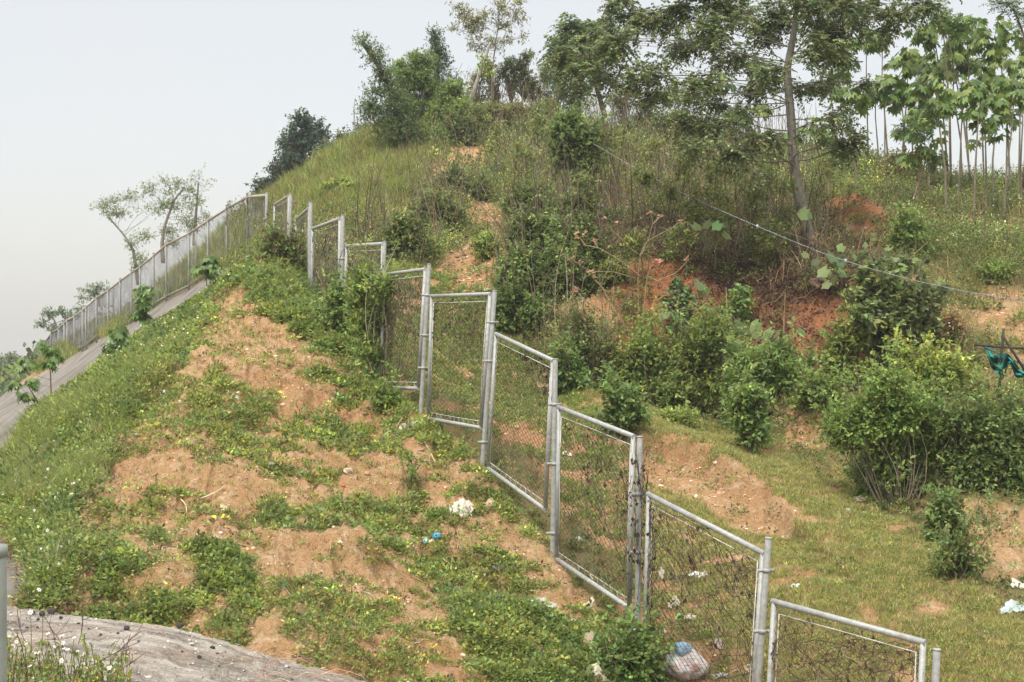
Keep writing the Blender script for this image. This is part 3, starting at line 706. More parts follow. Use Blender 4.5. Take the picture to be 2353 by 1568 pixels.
# ------------------------------------------------------------ bushes and trees, one object each
def blobpts(blobs, n, d, shell=.55, sub=7):
    """blobs (u, v, ru, rv[, depth offset]) -> n points in the 3-D ellipsoids, in proportion to their size"""
    B = []
    for b in blobs:
        dd = b[4] if len(b) > 4 else 0
        c = P(b[0], b[1], d+dd); s = (d+dd)/F
        B.append((*c, b[2]*s, max(.12, b[2]*s*.85), b[3]*s))
    B0 = np.array(B); S = []
    for b in B0:
        q0 = unit(rnd(sub))*rng.uniform(.2, 1.25, (sub, 1))
        for qq in q0:
            k_ = rng.uniform(.22, .52); S.append((*(b[:3]+qq*b[3:]*.85), b[3]*k_*rng.uniform(.7, 1.3), b[4]*k_, b[5]*k_*rng.uniform(.7, 1.2)))
    B = np.array(S); w = (B[:, 3]*B[:, 5])**.7; k = rng.choice(len(B), n, p=w/w.sum())
    q = unit(rnd(n)); rr = rng.uniform(0, 1, n)**shell
    lump = 1+.32*np.sin(q[:, 0]*5+k)*np.sin(q[:, 2]*6+k*2.1)+.2*np.sin(q[:, 1]*9+k)
    return B[k, :3]+q*(rr*lump)[:, None]*B[k, 3:], unit(q+unit(B[k, :3]-B0[:, :3].mean(0))*.5), B0
def foliage(pts, q, per, L, W, tw, base, style='twig', alt=None, palt=.1, droop=.2, var=.22, cvar=.28, upb=.25):
    """leafed twigs at pts; returns V, F, C"""
    n = len(pts)
    d = unit(q*.6+rnd(n)*.6+[0, 0, upb])
    if style == 'pinnate':
        t = np.linspace(.1, 1, per)[None, :, None]
        ax = d[:, None]*t*tw; ax = ax-np.array([0, 0, 1.])*(t**2)*tw*droop
        side = unit(np.cross(d, [0, 0, 1.]))
        sg = np.where(np.arange(per) % 2, 1, -1)[None, :, None]
        dl = side[:, None]*sg+d[:, None]*.55+rnd(n*per).reshape(n, per, 3)*.25+np.array([0, 0, -droop])
        p = pts[:, None]+ax
    elif style == 'palmate':
        # drooping leaf stalk with `per` leaves, each of seven finger lobes
        a = np.array([-1.9, -1.25, -.62, 0, .62, 1.25, 1.9]); ll = np.array([.55, .8, .95, 1, .95, .8, .55])
        lp = pts[:, None]+unit(rnd(n*per)*[1, 1, .5]).reshape(n, per, 3)*tw*rng.uniform(.3, 1, (n, per, 1))
        ld = unit((lp-pts[:, None])*[1, 1, .2]+rnd(n*per).reshape(n, per, 3)*.1*tw-np.array([0, 0, 1])*droop*tw)
        ld = ld.reshape(-1, 3); lp = lp.reshape(-1, 3); m = len(lp)
        s = unit(np.cross(ld, [0, 0, 1.])+rnd(m)*.15)
        dirs = np.cos(a)[None, :, None]*ld[:, None]+np.sin(a)[None, :, None]*s[:, None]
        dirs = unit(dirs-np.array([0, 0, .18]))
        sz = rng.uniform(.7, 1.15, m)
        nn = unit(np.cross(s, ld)); nn = nn*np.sign(nn[:, 2:3]+1e-6)
        V, Fc = leaves(np.repeat(lp, 7, 0), dirs.reshape(-1, 3), (sz[:, None]*ll[None]*L).ravel(), (sz[:, None]*ll[None]*W).ravel(), .25, np.repeat(nn, 7, 0)+rnd(m*7)*.1)
        C = tone(m, base, cvar*.8, .08, alt, palt); return V, Fc, np.repeat(np.repeat(C, 7, 0), 4, 0)
    else:
        t = rng.uniform(0, 1, (n, per, 1))
        p = pts[:, None]+d[:, None]*t*tw
        dl = rnd(n*per).reshape(n, per, 3)*.7+d[:, None]*.6+np.array([0, 0, -droop])
    sz = rng.uniform(.65, 1.2, n*per)
    V, Fc = leaves(p.reshape(-1, 3), dl.reshape(-1, 3), L*sz, W*sz, .3)
    cc = tone(n, base, cvar, .09, alt, palt)
    C = np.repeat(cc, per, 0)*np.exp(rng.normal(0, var, (n*per, 1)))
    return V, Fc, np.repeat(C, 4, 0)
def plant(name, label, cat, base_uv, blobs, n, per, L, W, tw, col, d=None, trunk=None, style='twig', alt=None, palt=.1, group=None, nstem=7,
          stem=.015, stemcol=(.16, .12, .08), droop=.2, shell=.55, mat=None, crown='crown', trunkname='trunk', upb=.25, twigs=60, cvar=.28, sub=7, limb=.38, shoots=0):
    """blobs in photo pixels at the plant's own depth; trunk = list of (u, v) or none for several stems from the base"""
    if d is None: h = hit(*base_uv); d = h.y; b3 = np.array(h[:])
    else:
        b3 = P(base_uv[0], base_uv[1], d); 
    root = thing(name, label, cat, b3, group)
    pts, q, B = blobpts(blobs, n, d, shell, sub); col = tuple(np.array(col)*1.45)
    if shoots:
        top = B[rng.integers(0, len(B), shoots)]; sh = []
        for t_ in top:
            a_ = t_[:3]+unit(rnd(1)[0]*[1, .8, .5]+[0, 0, .7])*t_[3:]*.8; dr = unit(rnd(1)[0]*[.6, .4, .2]+[0, 0, 1])*rng.uniform(.2, .75)
            sh.append((a_, dr))
            m_ = 9; pts = np.vstack([pts, a_+dr*np.linspace(0, 1, m_)[:, None]]); q = np.vstack([q, unit(rnd(m_)*.6+[0, 0, .4])])
    mb = MB(); mb.add(*foliage(pts, q, per, L, W, tw, col, style, alt, palt, droop, cvar=cvar, upb=upb)); mb.build(crown, mat or LEAF, root)
    sb = MB(); sc = d/F
    if shoots:
        for a_, dr in sh: sb.tube([a_-dr*.6, a_, a_+dr], [.006, .005, .003], 3, stemcol, False)
    if trunk:
        tp = np.array([P(u, v, d) for u, v in trunk]); tp[0] = b3-[0, 0, .12]
        m = len(tp); rr = np.linspace(stem, stem*.35, m)
        tt = np.linspace(0, m-1, 4*m); tpi = np.stack([np.interp(tt, range(m), tp[:, k]) for k in range(3)], -1)
        sb.tube(tpi, np.interp(tt, range(m), rr)*(1+rng.normal(0, .04, len(tt))), 8, stemcol)
        for b in B:
            c = b[:3]; cand = tpi[tpi[:, 2] < c[2]+b[5]*.3] if (tpi[:, 2] < c[2]+b[5]*.3).any() else tpi
            s = cand[np.argmin(np.linalg.norm(cand-c+[0, 0, (.08 if limb < .2 else .2 if limb < .3 else .3)*np.linalg.norm((c-b3)[:2])], axis=1))]
            k_ = np.argmin(np.linalg.norm(tpi-s, axis=1)); r0 = np.interp(tt, range(m), rr)[k_]*limb
            q_ = bez(s, c, .26, 8)[:7] if limb < .3 else bez(s, c, .2, 7); sb.tube(q_, np.linspace(r0, r0*.25, 7), 5, stemcol, False)
            mine = pts[np.linalg.norm((pts-c)/b[3:], axis=1) < 1.2]
            for j in rng.choice(len(mine), min(len(mine), max(3, twigs//len(B))), False) if len(mine) > 3 else []:
                q2 = bez(q_[rng.integers(3, 7)], mine[j], .15, 4); sb.tube(q2, np.linspace(r0*.3, r0*.08+.001, 4), 3, stemcol, False)
    else:
        sel = pts[rng.choice(len(pts), min(nstem*4, len(pts)), False)]
        for i in range(nstem):
            s = b3+rnd(1)[0]*[.12, .12, 0]*min(1, B[:, 3].max()); s[2] = b3[2]-.05
            for e in sel[i*4:i*4+4]:
                sb.tube(bez(s, e, .14, 6), np.linspace(stem, stem*.3, 6), 4, stemcol, False)
    sb.build(trunkname, BARK, root); return root
# ------------------------------------------------------------ the fences
def lerp(a, b, t): return a*(1-t)+b*t
def chain(mb, TL, TR, BL, BR, cell, wr, col, sides=3, bulge=.0):
    """chain link cloth between four corners: interlocked zigzag wires"""
    TL, TR, BL, BR = map(np.array, (TL, TR, BL, BR))
    wid = np.linalg.norm(TR-TL); hei = (np.linalg.norm(TL-BL)+np.linalg.norm(TR-BR))/2
    nw = max(4, int(wid/cell)); nz = max(4, int(2*hei/cell))
    ex = unit(TR-TL); nrm = unit(np.cross(ex, [0, 0, 1.]))
    i = np.arange(nw+1)[:, None]; j = np.arange(nz+1)[None]
    s = (i+.54*np.where((j+i) % 2, 1, -1)+.02*rng.normal(size=(nw+1, nz+1)))/nw; s = np.clip(s, 0, 1)
    t = (j/nz)+0*i
    sag = fbm(s*3, t*3, int(rng.integers(1, 99)), 2)-.5
    s = np.clip(s+.012*(fbm(s*4+9, t*4, int(rng.integers(1, 99)), 2)-.5), 0, 1)
    Pp = (TL*(1-s)[..., None]+TR*s[..., None])*(1-t)[..., None]+(BL*(1-s)[..., None]+BR*s[..., None])*t[..., None]
    Pp = Pp+nrm*(sag[..., None]*bulge+np.where(j % 2, wr, -wr)[..., None])
    a = np.arange(sides)/sides*2*np.pi
    off = (np.cos(a)[:, None]*ex+np.sin(a)[:, None]*nrm)*wr
    V = (Pp[:, :, None]+off[None, None]).reshape(-1, 3)
    A = (np.arange(nw+1)[:, None, None]*(nz+1)+np.arange(nz)[None, :, None])*sides; k = np.arange(sides)[None, None]; k2 = (k+1) % sides
    Fc = np.stack(np.broadcast_arrays(A+k, A+k2, A+sides+k2, A+sides+k), -1).reshape(-1, 4)
    cc = np.asarray(col)*np.exp(rng.normal(0, .25, (nw+1, 1, 1)))*np.ones((1, nz+1, 1))*np.exp((fbm(s*5, t*5, 5, 3)-.5)*1.6)[..., None]
    mb.add(V, Fc, np.repeat(cc.reshape(-1, 3), sides, 0))
def panel(parent, TL, TR, BL, BR, r=.028, cell=.055, wr=.0022, col=(.17, .145, .125), clamps=True, hooks=9, bottom=True):
    TL, TR, BL, BR = [P(*c) for c in (TL, TR, BL, BR)]
    f = MB()
    f.tube([BL, TL], r*.95, 10); f.tube([BR, TR], r*.95, 10)
    ex = unit(TR-TL)
    f.tube([TL-ex*r*.9, TR+ex*r*.9], r*1.03, 10)
    if bottom: f.tube([BL-ex*r*.8, BR+ex*r*.8], r, 10)
    fr = f.build('panel_frame', STEEL, parent, smooth=False)
    for p in fr.data.polygons: p.use_smooth = len(p.vertices) == 4
    g = .075
    exb = unit(BR-BL); upl = unit(TL-BL); upr = unit(TR-BR)
    a, b = TL+ex*g*.8-upl*g*1.3, TR-ex*g*.8-upr*g*1.3; c_, d_ = BL+exb*g*.8+upl*g*1.2, BR-exb*g*.8+upr*g*1.2
    m = MB(); chain(m, a, b, c_, d_, cell, wr, col, bulge=.03); m.build('chain_mesh', WIRE, fr)
    m = MB()
    for s, e in ((a, b), (c_, d_), (a, c_), (b, d_)): m.tube([s, (s+e)/2+rnd(1)[0]*.004, e], .005, 5, (.55, .54, .50))
    for i in range(hooks):
        t = (i+.5)/hooks
        s = lerp(a, b, t); m.tube([s, lerp(TL, TR, t+.01)], .004, 4, (.30, .28, .25))
        s = lerp(c_, d_, t); m.tube([s, lerp(BL, BR, t+.01)], .004, 4, (.30, .28, .25))
        if i % 2 == 0:
            for (s0, s1, f0, f1) in ((a, c_, TL, BL), (b, d_, TR, BR)): m.tube([lerp(s0, s1, t), lerp(f0, f1, t)], .004, 4, (.30, .28, .25))
    m.build('tension_wire', WIRE, fr)
    return fr
def post(parent, top, base, r, cap=True, clampz=()):
    T = P(*top); B = P(*base); d = unit(T-B)
    m = MB(); m.tube([B-d*.35, B, lerp(B, T, .5), T-d*.006, T], [r, r, r, r, r*.93], 12)
    m.tube([T-d*.012, T+d*.004], r*1.05, 12)
    o = m.build('post', STEEL, parent)
    for p in o.data.polygons: p.use_smooth = len(p.vertices) == 4
    for t in clampz:
        c = lerp(B, T, t); m = MB()
        m.tube([c-d*.018, c+d*.018], r*1.22, 10)
        m.box(c, (.085, .004, .016), (.97, .2, 0), (-.2, .97, 0), (0, 0, 1))
        m.box(c+np.array([-.06, -.02, 0]), (.006, .012, .006)); m.box(c+np.array([.06, 0, 0]), (.006, .012, .006))
        m.build('clamp', STEEL, o)
    return o
nf = thing('chain_link_fence', 'stepped grey steel chain link fence climbing the slope beside the dirt mound', 'fence', P(1465, 1478, 14.5))
POSTS = [((2153,1492,11.3),(2125,2080,11.3),.031,(.80,.2)), ((1766,1236,12.8),(1728,1773,12.8),.031,(.86,.60,.3)), ((1470,1003,14.5),(1464,1478,14.5),.030,(.72,.44,.06)),
         ((1276,825,16.7),(1270,1280,16.7),.031,(.77,.47,.12)), ((1137,668,18.8),(1108,1073,18.8),.031,(.82,.60,.14)), ((986,607,20.5),(967,948,20.5),.031,(.79,.52,.3)),
         ((884,555,22.9),(874,848,22.9),.032,(.7,)), ((788,495,26.3),(784,745,26.3),.036,(.6,)), ((714,465,29.6),(712,690,29.6),.042,()),
         ((668,447,33.6),(664,612,33.6),.042,()), ((613,443,39.5),(611,556,39.5),.045,())]
for t, b, r, cz in POSTS: post(nf, t, b, r, True, cz)
near_col = (.115, .085, .062)
PANELS = [((1779,1383,12.55),(2121,1476,11.45),(1752,1870,12.55),(2098,2010,11.45)), ((1491,1137,14.3),(1753,1271,12.95),(1480,1537,14.3),(1722,1735,12.95)),
          ((1285,937,16.5),(1455,1003,14.7),(1279,1285,16.5),(1446,1398,14.7)), ((1140,768,18.6),(1270,829,16.9),(1121,1076,18.6),(1253,1172,16.9)),
          ((992,681,20.3),(1126,676,19.0),(984,962,20.3),(1106,984,19.0)), ((886,631,22.5),(977,619,20.8),(872,890,22.5),(961,893,20.8)),
          ((797,566,25.6),(880,561,23.2),(790,800,25.6),(874,836,23.2)), ((719,526,28.9),(781,503,26.6),(715,735,28.9),(778,745,26.6)),
          ((681,504,31.8),(711,478,30.1),(679,665,31.8),(709,680,30.1)), ((631,470,37.8),(664,450,34.3),(629,592,37.8),(661,600,34.3))]
for i, (a, b, c_, d_) in enumerate(PANELS):
    dd = a[2]
    panel(nf, a, b, c_, d_, .027 if dd < 24 else .033, .062 if dd < 24 else .08, .0038 if dd < 20 else .0042 if dd < 27 else .0048,
          near_col if i < 6 else (.16, .135, .115), hooks=11 if i < 5 else 6)
# long run above the concrete slope, receding to the left
ff = thing('chain_link_fence', 'long pale fence running along the top of the concrete slope into the distance', 'fence', P(434, 660, 52))
tu = np.array([613,568,521,478,434,382,353,322,302,276,249,222,198,190,171,155,148,135,118,105,91,78,66,55,45,36,28,20,13,7,1,-5,-12,-20], float)
tv = np.interp(-tu, [-613,-568,-521,-478,-434,-382,-353,-322,-302,-276,-249,-222,-198,-171,-155,-135,-118,-105,-91,-66,-45,-20,0,20],
               [441,446,473,501,531,557,583,608,622,641,663,680,703,724,733,752,763,782,800,812,824,838,849,860])
bv = np.interp(-tu, [-613,-568,-521,-478,-434,-382,-353,-322,-302,-276,-249,-222,-198,-171,-148,-118,-60,0,20], [553,584,608,633,664,688,705,727,742,756,768,776,797,808,820,840,862,886,893])
td = np.interp(tu, [-20,0,30,60,91,110,135,170,198,240,300,383,435,478,521,568,613], [185,165,145,128,113,104,95,84,78,70,61.5,54.5,50.5,48.2,46,43.6,39.5])
# follow the straight line the posts stand on
tops = [P(u, v, d) for u, v, d in zip(tu, tv, td)]; bots = [P(u, v, d) for u, v, d in zip(tu, bv, td)]
CONC = col_mat('post_paint', .8, .2, 5, .25, .2, 30)
for i in range(1, len(tu)):
    m = MB(); T, B = tops[i], bots[i]; pr = np.clip(.045*td[i]/50, .045, .085)
    m.tube([B-[0, 0, .4], T], pr*.85, 8, (.27, .28, .275)); m.tube([T-[0, 0, .01], T+[0, 0, .03]], pr*.95, 8, (.27, .28, .275))
    if i in (4, 10, 16): m.tube([B+[.22, .1, -.4], T+[.22, .1, 0]], pr*.85, 8, (.30, .31, .30))
    m.build('post', CONC, ff)
for i in range(len(tu)-1):
    T0, T1, B0, B1 = tops[i]-[0, 0, .1], tops[i+1]-[0, 0, .1], bots[i]+[0, 0, .12], bots[i+1]+[0, 0, .12]
    m = MB(); m.tube([T0, T1], .042 if td[i] < 80 else .06, 8, (.38, .34, .28))
    r_ = m.build('top_rail', CONC, ff)
    m = MB(); m.tube([B0, B1], .028, 6, (.34, .31, .26)); m.build('bottom_rail', CONC, ff)
    m = MB(); d_ = td[i]
    chain(m, T0-[0, 0, .05], T1-[0, 0, .05], B0+[0, 0, .05], B1+[0, 0, .05], .10 if d_ < 60 else .2 if d_ < 100 else .4, .0056 if d_ < 60 else .011 if d_ < 100 else .022, (.26, .26, .26), 3, .03)
    m.build('chain_mesh', WIRE, r_)

# dead creeper tangles caught in the wire
def vine(label, quad, n, leafn, d0, col=(.085, .06, .045), leafcol=(.05, .035, .03), green=0, group='dried creepers hanging in the fence mesh', spread=.05, r=.0035):
    """quad: TL, TR, BL, BR (u, v, d); strings wander down through the mesh inside it"""
    TL, TR, BL, BR = [P(*c) for c in quad]
    root = thing('dried_creeper', label, 'creeper', (BL+BR)/2, group); mb = MB(); lp = []
    for i in range(n):
        s = rng.random(); t = rng.random()**1.5*.6; m = rng.integers(6, 12); pts = []
        ds = rng.normal(0, .05)
        for j in range(m):
            pts.append(lerp(lerp(TL, TR, np.clip(s, 0, 1)), lerp(BL, BR, np.clip(s, 0, 1)), np.clip(t, 0, 1))+rnd(1)[0]*[.3, 1, .3]*spread*.5)
            s += ds+rng.normal(0, .05); t += rng.uniform(.0, .11)*(1 if rng.random() < .8 else -1)
        pts = np.array(pts); lp.append(pts)
        mb.tube(pts, rng.uniform(.5, 1)*r, 3, tone(1, col if rng.random() < .7 else (.24, .19, .14), .3)[0], False)
    mb.build('stems', BARK, root)
    lp = np.vstack(lp); k = rng.choice(len(lp), leafn); c = lp[k]
    V, Fc = leaves(c+rnd(leafn)*.012, rnd(leafn)*.5+[0, 0, -1], rng.uniform(.03, .075, leafn), rng.uniform(.02, .05, leafn), .6)
    C = tone(leafn, leafcol, .3); 
    if green: q = rng.random(leafn) < green; C[q] = tone(q.sum(), GREEN, .2)
    lb = MB(); lb.add(V, Fc, np.repeat(C, 4, 0)); lb.build('leaves', LEAF, root)
vine('dense dark creeper tangled over the second post from the bottom right corner', ((1445,1000,14.4),(1500,1040,14.4),(1435,1400,14.4),(1500,1560,14.4)), 34, 110, 14.5, spread=.10, col=(.13, .10, .075))
vine('scattered black dead leaves in the upper half of the large middle panel', ((1300,960,16.2),(1450,1020,14.8),(1300,1150,16.2),(1450,1390,14.8)), 42, 75, 15)
vine('thick brown creeper mat over the lower right panel with many white scraps behind it', ((1495,1150,14.2),(1750,1290,13),(1485,1500,14.2),(1722,1700,13)), 105, 150, 13.6, leafcol=(.10, .07, .05))
vine('brown creeper mat across the panel in the bottom right corner', ((1785,1400,12.5),(2115,1490,11.5),(1770,1700,12.5),(2105,1800,11.5)), 120, 110, 12, leafcol=(.12, .08, .06))
vine('dead creeper drooping from the sloping top rail of the panel left of the tallest post', ((1205,790,17.8),(1272,840,16.9),(1200,850,17.8),(1265,1000,16.9)), 26, 80, 17)
vine('green and brown creeper draped over the level topped panel', ((1000,690,20.2),(1120,685,19.1),(995,800,20.2),(1110,960,19.1)), 60, 170, 19.6, leafcol=(.07, .06, .035), green=.5)
vine('dark dried creeper covering the panel just above the shrub at the fence', ((890,640,22.4),(975,630,20.9),(876,850,22.4),(960,880,20.9)), 90, 170, 21.6, leafcol=(.10, .075, .05), green=.15)
vine('fine brown creeper filling the short panel below the corner posts', ((797,575,25.4),(880,570,23.3),(792,760,25.4),(872,800,23.3)), 80, 90, 24.4, green=.3)
vine('brown creeper filling the panel beside the thick corner post', ((719,535,28.8),(781,515,26.7),(715,700,28.8),(778,710,26.7)), 60, 60, 27.8, green=.2, r=.0045)
vine('leafy creeper over the top rail of the far fence near the dark tree', ((520,465,45.9),(568,440,43.5),(520,560,45.9),(565,560,43.5)), 30, 160, 44.5, green=.8, leafcol=(.09, .08, .04), r=.006)
vine('leafy creeper over the rail where the far fence turns the corner', ((568,440,43.4),(640,455,38),(568,560,43.4),(640,560,38)), 40, 220, 41, green=.7, leafcol=(.09, .08, .04), r=.006)

# grey post at the left edge, close to the camera
gp = thing('guard_post', 'blurred grey round post at the left edge in the foreground', 'post', (-1.145, 3.1, -3.2))
m = MB(); m.tube([(-1.162, 3.1, -3.2), (-1.162, 3.1, -.47), (-1.162, 3.1, -.458)], [.046, .046, .040], 20, (.24, .26, .23)); pp = m.build('post', CONC, gp)
m = MB(); m.tube([(-1.162, 3.1, -.475), (-1.162, 3.1, -.452)], .048, 20, (.24, .26, .23)); m.build('cap', CONC, gp)
# steel cable across the hill
cb = [(1225,252,45),(1240,265,44),(1330,312,40),(1400,352,37),(1480,398,34),(1550,436,31.5),(1640,477,29),(1720,512,27.3),(1810,550,25.8),(1900,586,24.8),(2000,618,23.9),(2100,645,23),(2230,673,21.9),(2353,693,21),(2480,710,20)]
p = np.array([P(*c) for c in cb]); tt = np.linspace(0, len(p)-1, 90); p = np.stack([np.interp(tt, range(len(p)), p[:, k]) for k in range(3)], -1)
m = MB(); m.tube(p, .006, 6, (.22, .23, .24))
for s in np.linspace(0, 2*np.pi, 3, endpoint=False):
    n_ = 420; t3 = np.linspace(0, len(p)-1, n_); w = np.stack([np.interp(t3, range(len(p)), p[:, k]) for k in range(3)], -1); a = np.arange(n_)*.9+s
    w[:, 0] += np.cos(a)*.005; w[:, 2] += np.sin(a)*.005; m.tube(w, .004, 3, (.22, .23, .24), False)
for i_ in (28, 46, 60): m.tube([p[i_]-[0, 0, .035], p[i_]+[0, 0, .035]], .02, 6, (.4, .4, .4))
o = m.build('steel_cable', WIRE, None, P(2353, 693, 21)); tag(o, 'thin twisted steel cable stretched diagonally down across the hillside', 'cable')
# ------------------------------------------------------------ individual plants
BIG = dict(style='pinnate', droop=.5)
bigblobs = [(1300,125,32,24,-1),(1340,170,40,22,-1.5),(1420,110,60,38,-1),(1480,55,66,40,.5),(1420,20,44,25,1),(1500,160,70,30,-1.5),(1570,110,64,38,1),(1560,30,64,42,0),(1600,185,60,26,-2),(1650,75,64,42,-1.5),(1700,20,74,38,1),
 (1690,135,64,34,.5),(1740,85,54,38,2),(1760,165,60,28,-2),(1650,0,64,30,0),(1850,20,54,38,-1),(1900,70,64,38,1),(1920,10,64,32,-1),(1870,125,60,32,-1.5),(1960,50,44,28,1),(1935,140,42,22,.5),(2010,10,58,20,0),(2070,35,50,18,-.5),(2120,15,45,20,0),
 (2030,70,22,14,0),(1985,190,16,14,.5),(1790,40,54,42,2),(1850,195,50,20,1.5),(1720,205,50,18,1),(1640,240,45,16,1),(1590,225,34,16,0),(1560,275,54,20,-2),(1640,290,55,18,-2),(1700,262,45,16,-1.5),(1745,318,44,14,-2),(1610,335,54,14,-2.5),(1700,350,36,12,-2),
 (1890,285,46,18,-1.5),(1940,268,34,18,-1),(1962,325,20,24,-1),(1925,335,14,20,-1),(1745,392,28,10,-2),(1510,225,30,14,-1),(1450,195,28,14,-1.5),(1380,90,40,24,0),(1780,-60,120,50,0),(1600,-60,110,40,0),(1950,-60,120,40,0),(2100,-30,60,25,0)]
plant('broadleaf_tree', 'tall dark tree with spreading feathery boughs and grey trunk on the upper terrace', 'tree', (1869,585), bigblobs, 6300, 12, .088, .050, .30, (.095, .125, .050),
      d=31.2, trunk=[(1869,590),(1850,507),(1830,418),(1822,350),(1818,276),(1808,162),(1822,89),(1835,0),(1842,-90)], stem=.145, stemcol=(.17, .155, .13), alt=(.12, .125, .045), palt=.22, twigs=420, shell=.7, mat=LEAFG, sub=9, limb=.17, **BIG)
plant('broadleaf_tree', 'smaller feathery tree with bare forked trunk left of the tall dark tree', 'tree', (1398,330), [(1320,75,40,28),(1285,115,30,24),(1345,100,45,34),(1300,160,28,28),(1375,70,36,28),(1360,150,44,26),(1400,120,30,34),(1395,190,24,18),(1330,215,20,14)],
      1150, 12, .12, .07, .5, (.075, .105, .045), d=41, trunk=[(1398,335),(1388,260),(1375,215),(1358,160),(1345,110)], stem=.10, stemcol=(.13, .10, .08), alt=(.12, .17, .05), palt=.25, twigs=120, **BIG)
# far left trees behind the fence
plant('broadleaf_tree', 'rounded dark blue-green tree standing behind the end of the grassy ridge', 'tree', (690,470), [(700,290,34,22),(725,305,26,26),(690,325,50,32),(672,350,50,30),(735,340,30,30),(660,385,52,30),(700,380,55,36),(640,415,40,28),(680,430,60,36),(620,430,30,18),(600,450,18,12),(725,400,34,40)],
      2600, 10, .17, .10, .5, (.050, .075, .050), d=74, trunk=[(690,560),(690,480),(690,400),(700,320)], stem=.2, stemcol=(.09, .08, .07), alt=(.09, .105, .055), palt=.2, twigs=80, droop=.3)
for lb, bu, tr, bl, nn, dd, col in [
  ('flat-topped pale green tree behind the fence with wide bare branches', (318,650), [(318,660),(310,600),(306,575),(285,540),(250,500)], [(235,472,24,9),(262,462,22,9),(300,455,30,10),(345,440,30,10),(375,418,30,9),(290,490,30,10),(340,480,30,12),(380,470,25,10),(395,440,20,9),(300,560,14,12),(322,590,16,14),(330,540,24,12),(255,490,16,7),(312,612,14,12)], 560, 80, (.115, .15, .06)),
  ('taller pale green tree with twiggy top behind the fence', (375,600), [(375,620),(372,560),(378,520),(400,460),(425,430)], [(410,425,22,9),(440,440,24,10),(445,470,26,10),(405,480,28,12),(430,500,25,12),(385,530,28,12),(440,530,20,10),(455,512,24,8),(470,500,14,7),(400,555,18,10)], 420, 80, (.12, .155, .06)),
  ('nearly bare twiggy tree behind the fence', (446,560), [(446,580),(448,520),(452,470),(456,420)], [(440,410,30,26),(470,430,26,24),(458,395,14,18)], 26, 80, (.13, .15, .07)),
  ('low umbrella-shaped tree behind the fence above the young tree on the verge', (228,700), [(230,720),(225,690),(215,672)], [(205,672,24,7),(232,664,22,6),(190,684,10,4),(228,680,18,5)], 150, 82, (.06, .095, .045)),
  ('small tree with separate leafy tufts beyond the far end of the fence', (130,770), [(132,790),(130,750),(120,725)], [(115,722,16,7),(140,718,10,6),(100,745,12,6),(160,726,14,6),(125,755,12,6),(150,745,8,4),(183,712,12,4)], 150, 100, (.075, .11, .06)),
  ('thin feathery tree at the left edge by the horizon', (20,850), [(22,890),(20,850),(18,822)], [(18,822,14,5),(28,832,14,6),(10,840,14,6),(24,850,16,8),(4,855,12,8)], 120, 125, (.07, .095, .06))]:
    plant('slender_tree', lb, 'tree', bu, bl, int(nn*1.5), 8, .12 if dd < 90 else .2, .05 if dd < 90 else .09, .42, col, d=dd, trunk=tr, limb=.22, stem=.12, stemcol=(.22, .20, .17), alt=(.16, .20, .07), palt=.3, twigs=150 if nn < 30 else 60, droop=.25,
          group='slender trees behind the far fence')
for u_, v_, w_, h_, dd in [(30,846,30,10,190),(5,850,22,14,130),(760,345,34,26,60),(800,328,26,24,60),(836,316,20,30,58)]:
    lab = {30:'low grey-green bush by the horizon behind the far fence',5:'misty bush at the left edge by the horizon',760:'grey-green bush on the ridge beside the dark tree',800:'wispy bush on the ridge between the dark tree and the pointed shrub',836:'spindly shrub on the skyline left of the pointed shrub'}[u_]
    plant('ridge_bush', lab, 'bush', (u_, v_+h_), [(u_, v_, w_, h_),(u_-w_*.5, v_+h_*.4, w_*.5, h_*.6),(u_+w_*.5, v_+h_*.3, w_*.5, h_*.7)], 260, 8, .15*dd/60, .07*dd/60, .4*dd/60, (.085, .105, .06), d=dd, nstem=6, stem=.02, shell=.8, group='bushes along the skyline')
# the pointed shrubs on the summit
plant('pointed_shrub', 'dark spiky shrub leaning left with a long pointed top at the summit', 'shrub', (985,425), [(833,100,8,5),(846,112,10,9),(858,130,14,13),(868,150,15,14),(880,178,22,22),(892,205,28,26),(905,240,34,32),(925,275,38,34),(862,245,30,14),(850,258,22,10),(880,290,36,22),(940,310,40,34),(965,345,40,34),(975,385,34,28),(920,330,34,26),(860,210,16,9)],
      1700, 11, .11, .045, .5, (.072, .105, .040), d=52, trunk=[(985,430),(965,370),(930,280),(893,195),(862,140),(832,100)], stem=.14, stemcol=(.10, .085, .06), alt=(.12, .15, .045), palt=.18, twigs=90, droop=-.1, upb=.5)
plant('conifer', 'narrow dark conifer-like shrub with pointed tip on the summit', 'tree', (1010,290), [(999,78,5,16),(1001,100,12,15),(1004,125,20,18),(1008,150,26,22),(1012,185,32,26),(1005,225,36,30),(1025,215,28,24)],
      900, 10, .11, .05, .4, (.055, .085, .042), d=58, trunk=[(1012,300),(1008,200),(1000,75)], stem=.11, stemcol=(.08, .07, .05), twigs=60, droop=-.1, upb=.5)
plant('summit_shrub', 'bright green leafy shrub between the spiky shrub and the conifer', 'shrub', (965,330), [(958,140,22,14),(975,150,26,22),(945,165,28,22),(960,190,42,30),(985,215,40,32),(935,215,34,30),(950,250,44,34),(990,260,40,32),(925,190,18,26),(918,160,12,10)],
      1500, 10, .13, .06, .4, (.095, .15, .040), d=55, nstem=9, stem=.03, alt=(.14, .19, .05), palt=.25)
plant('summit_shrub', 'light green spreading shrub right of the bright summit shrub', 'shrub', (1040,345), [(1035,235,36,26),(1060,265,36,28),(1020,275,30,30),(1040,300,34,26),(1000,310,26,26),(1045,205,18,16)],
      900, 10, .13, .06, .4, (.12, .165, .045), d=54, nstem=9, stem=.025)
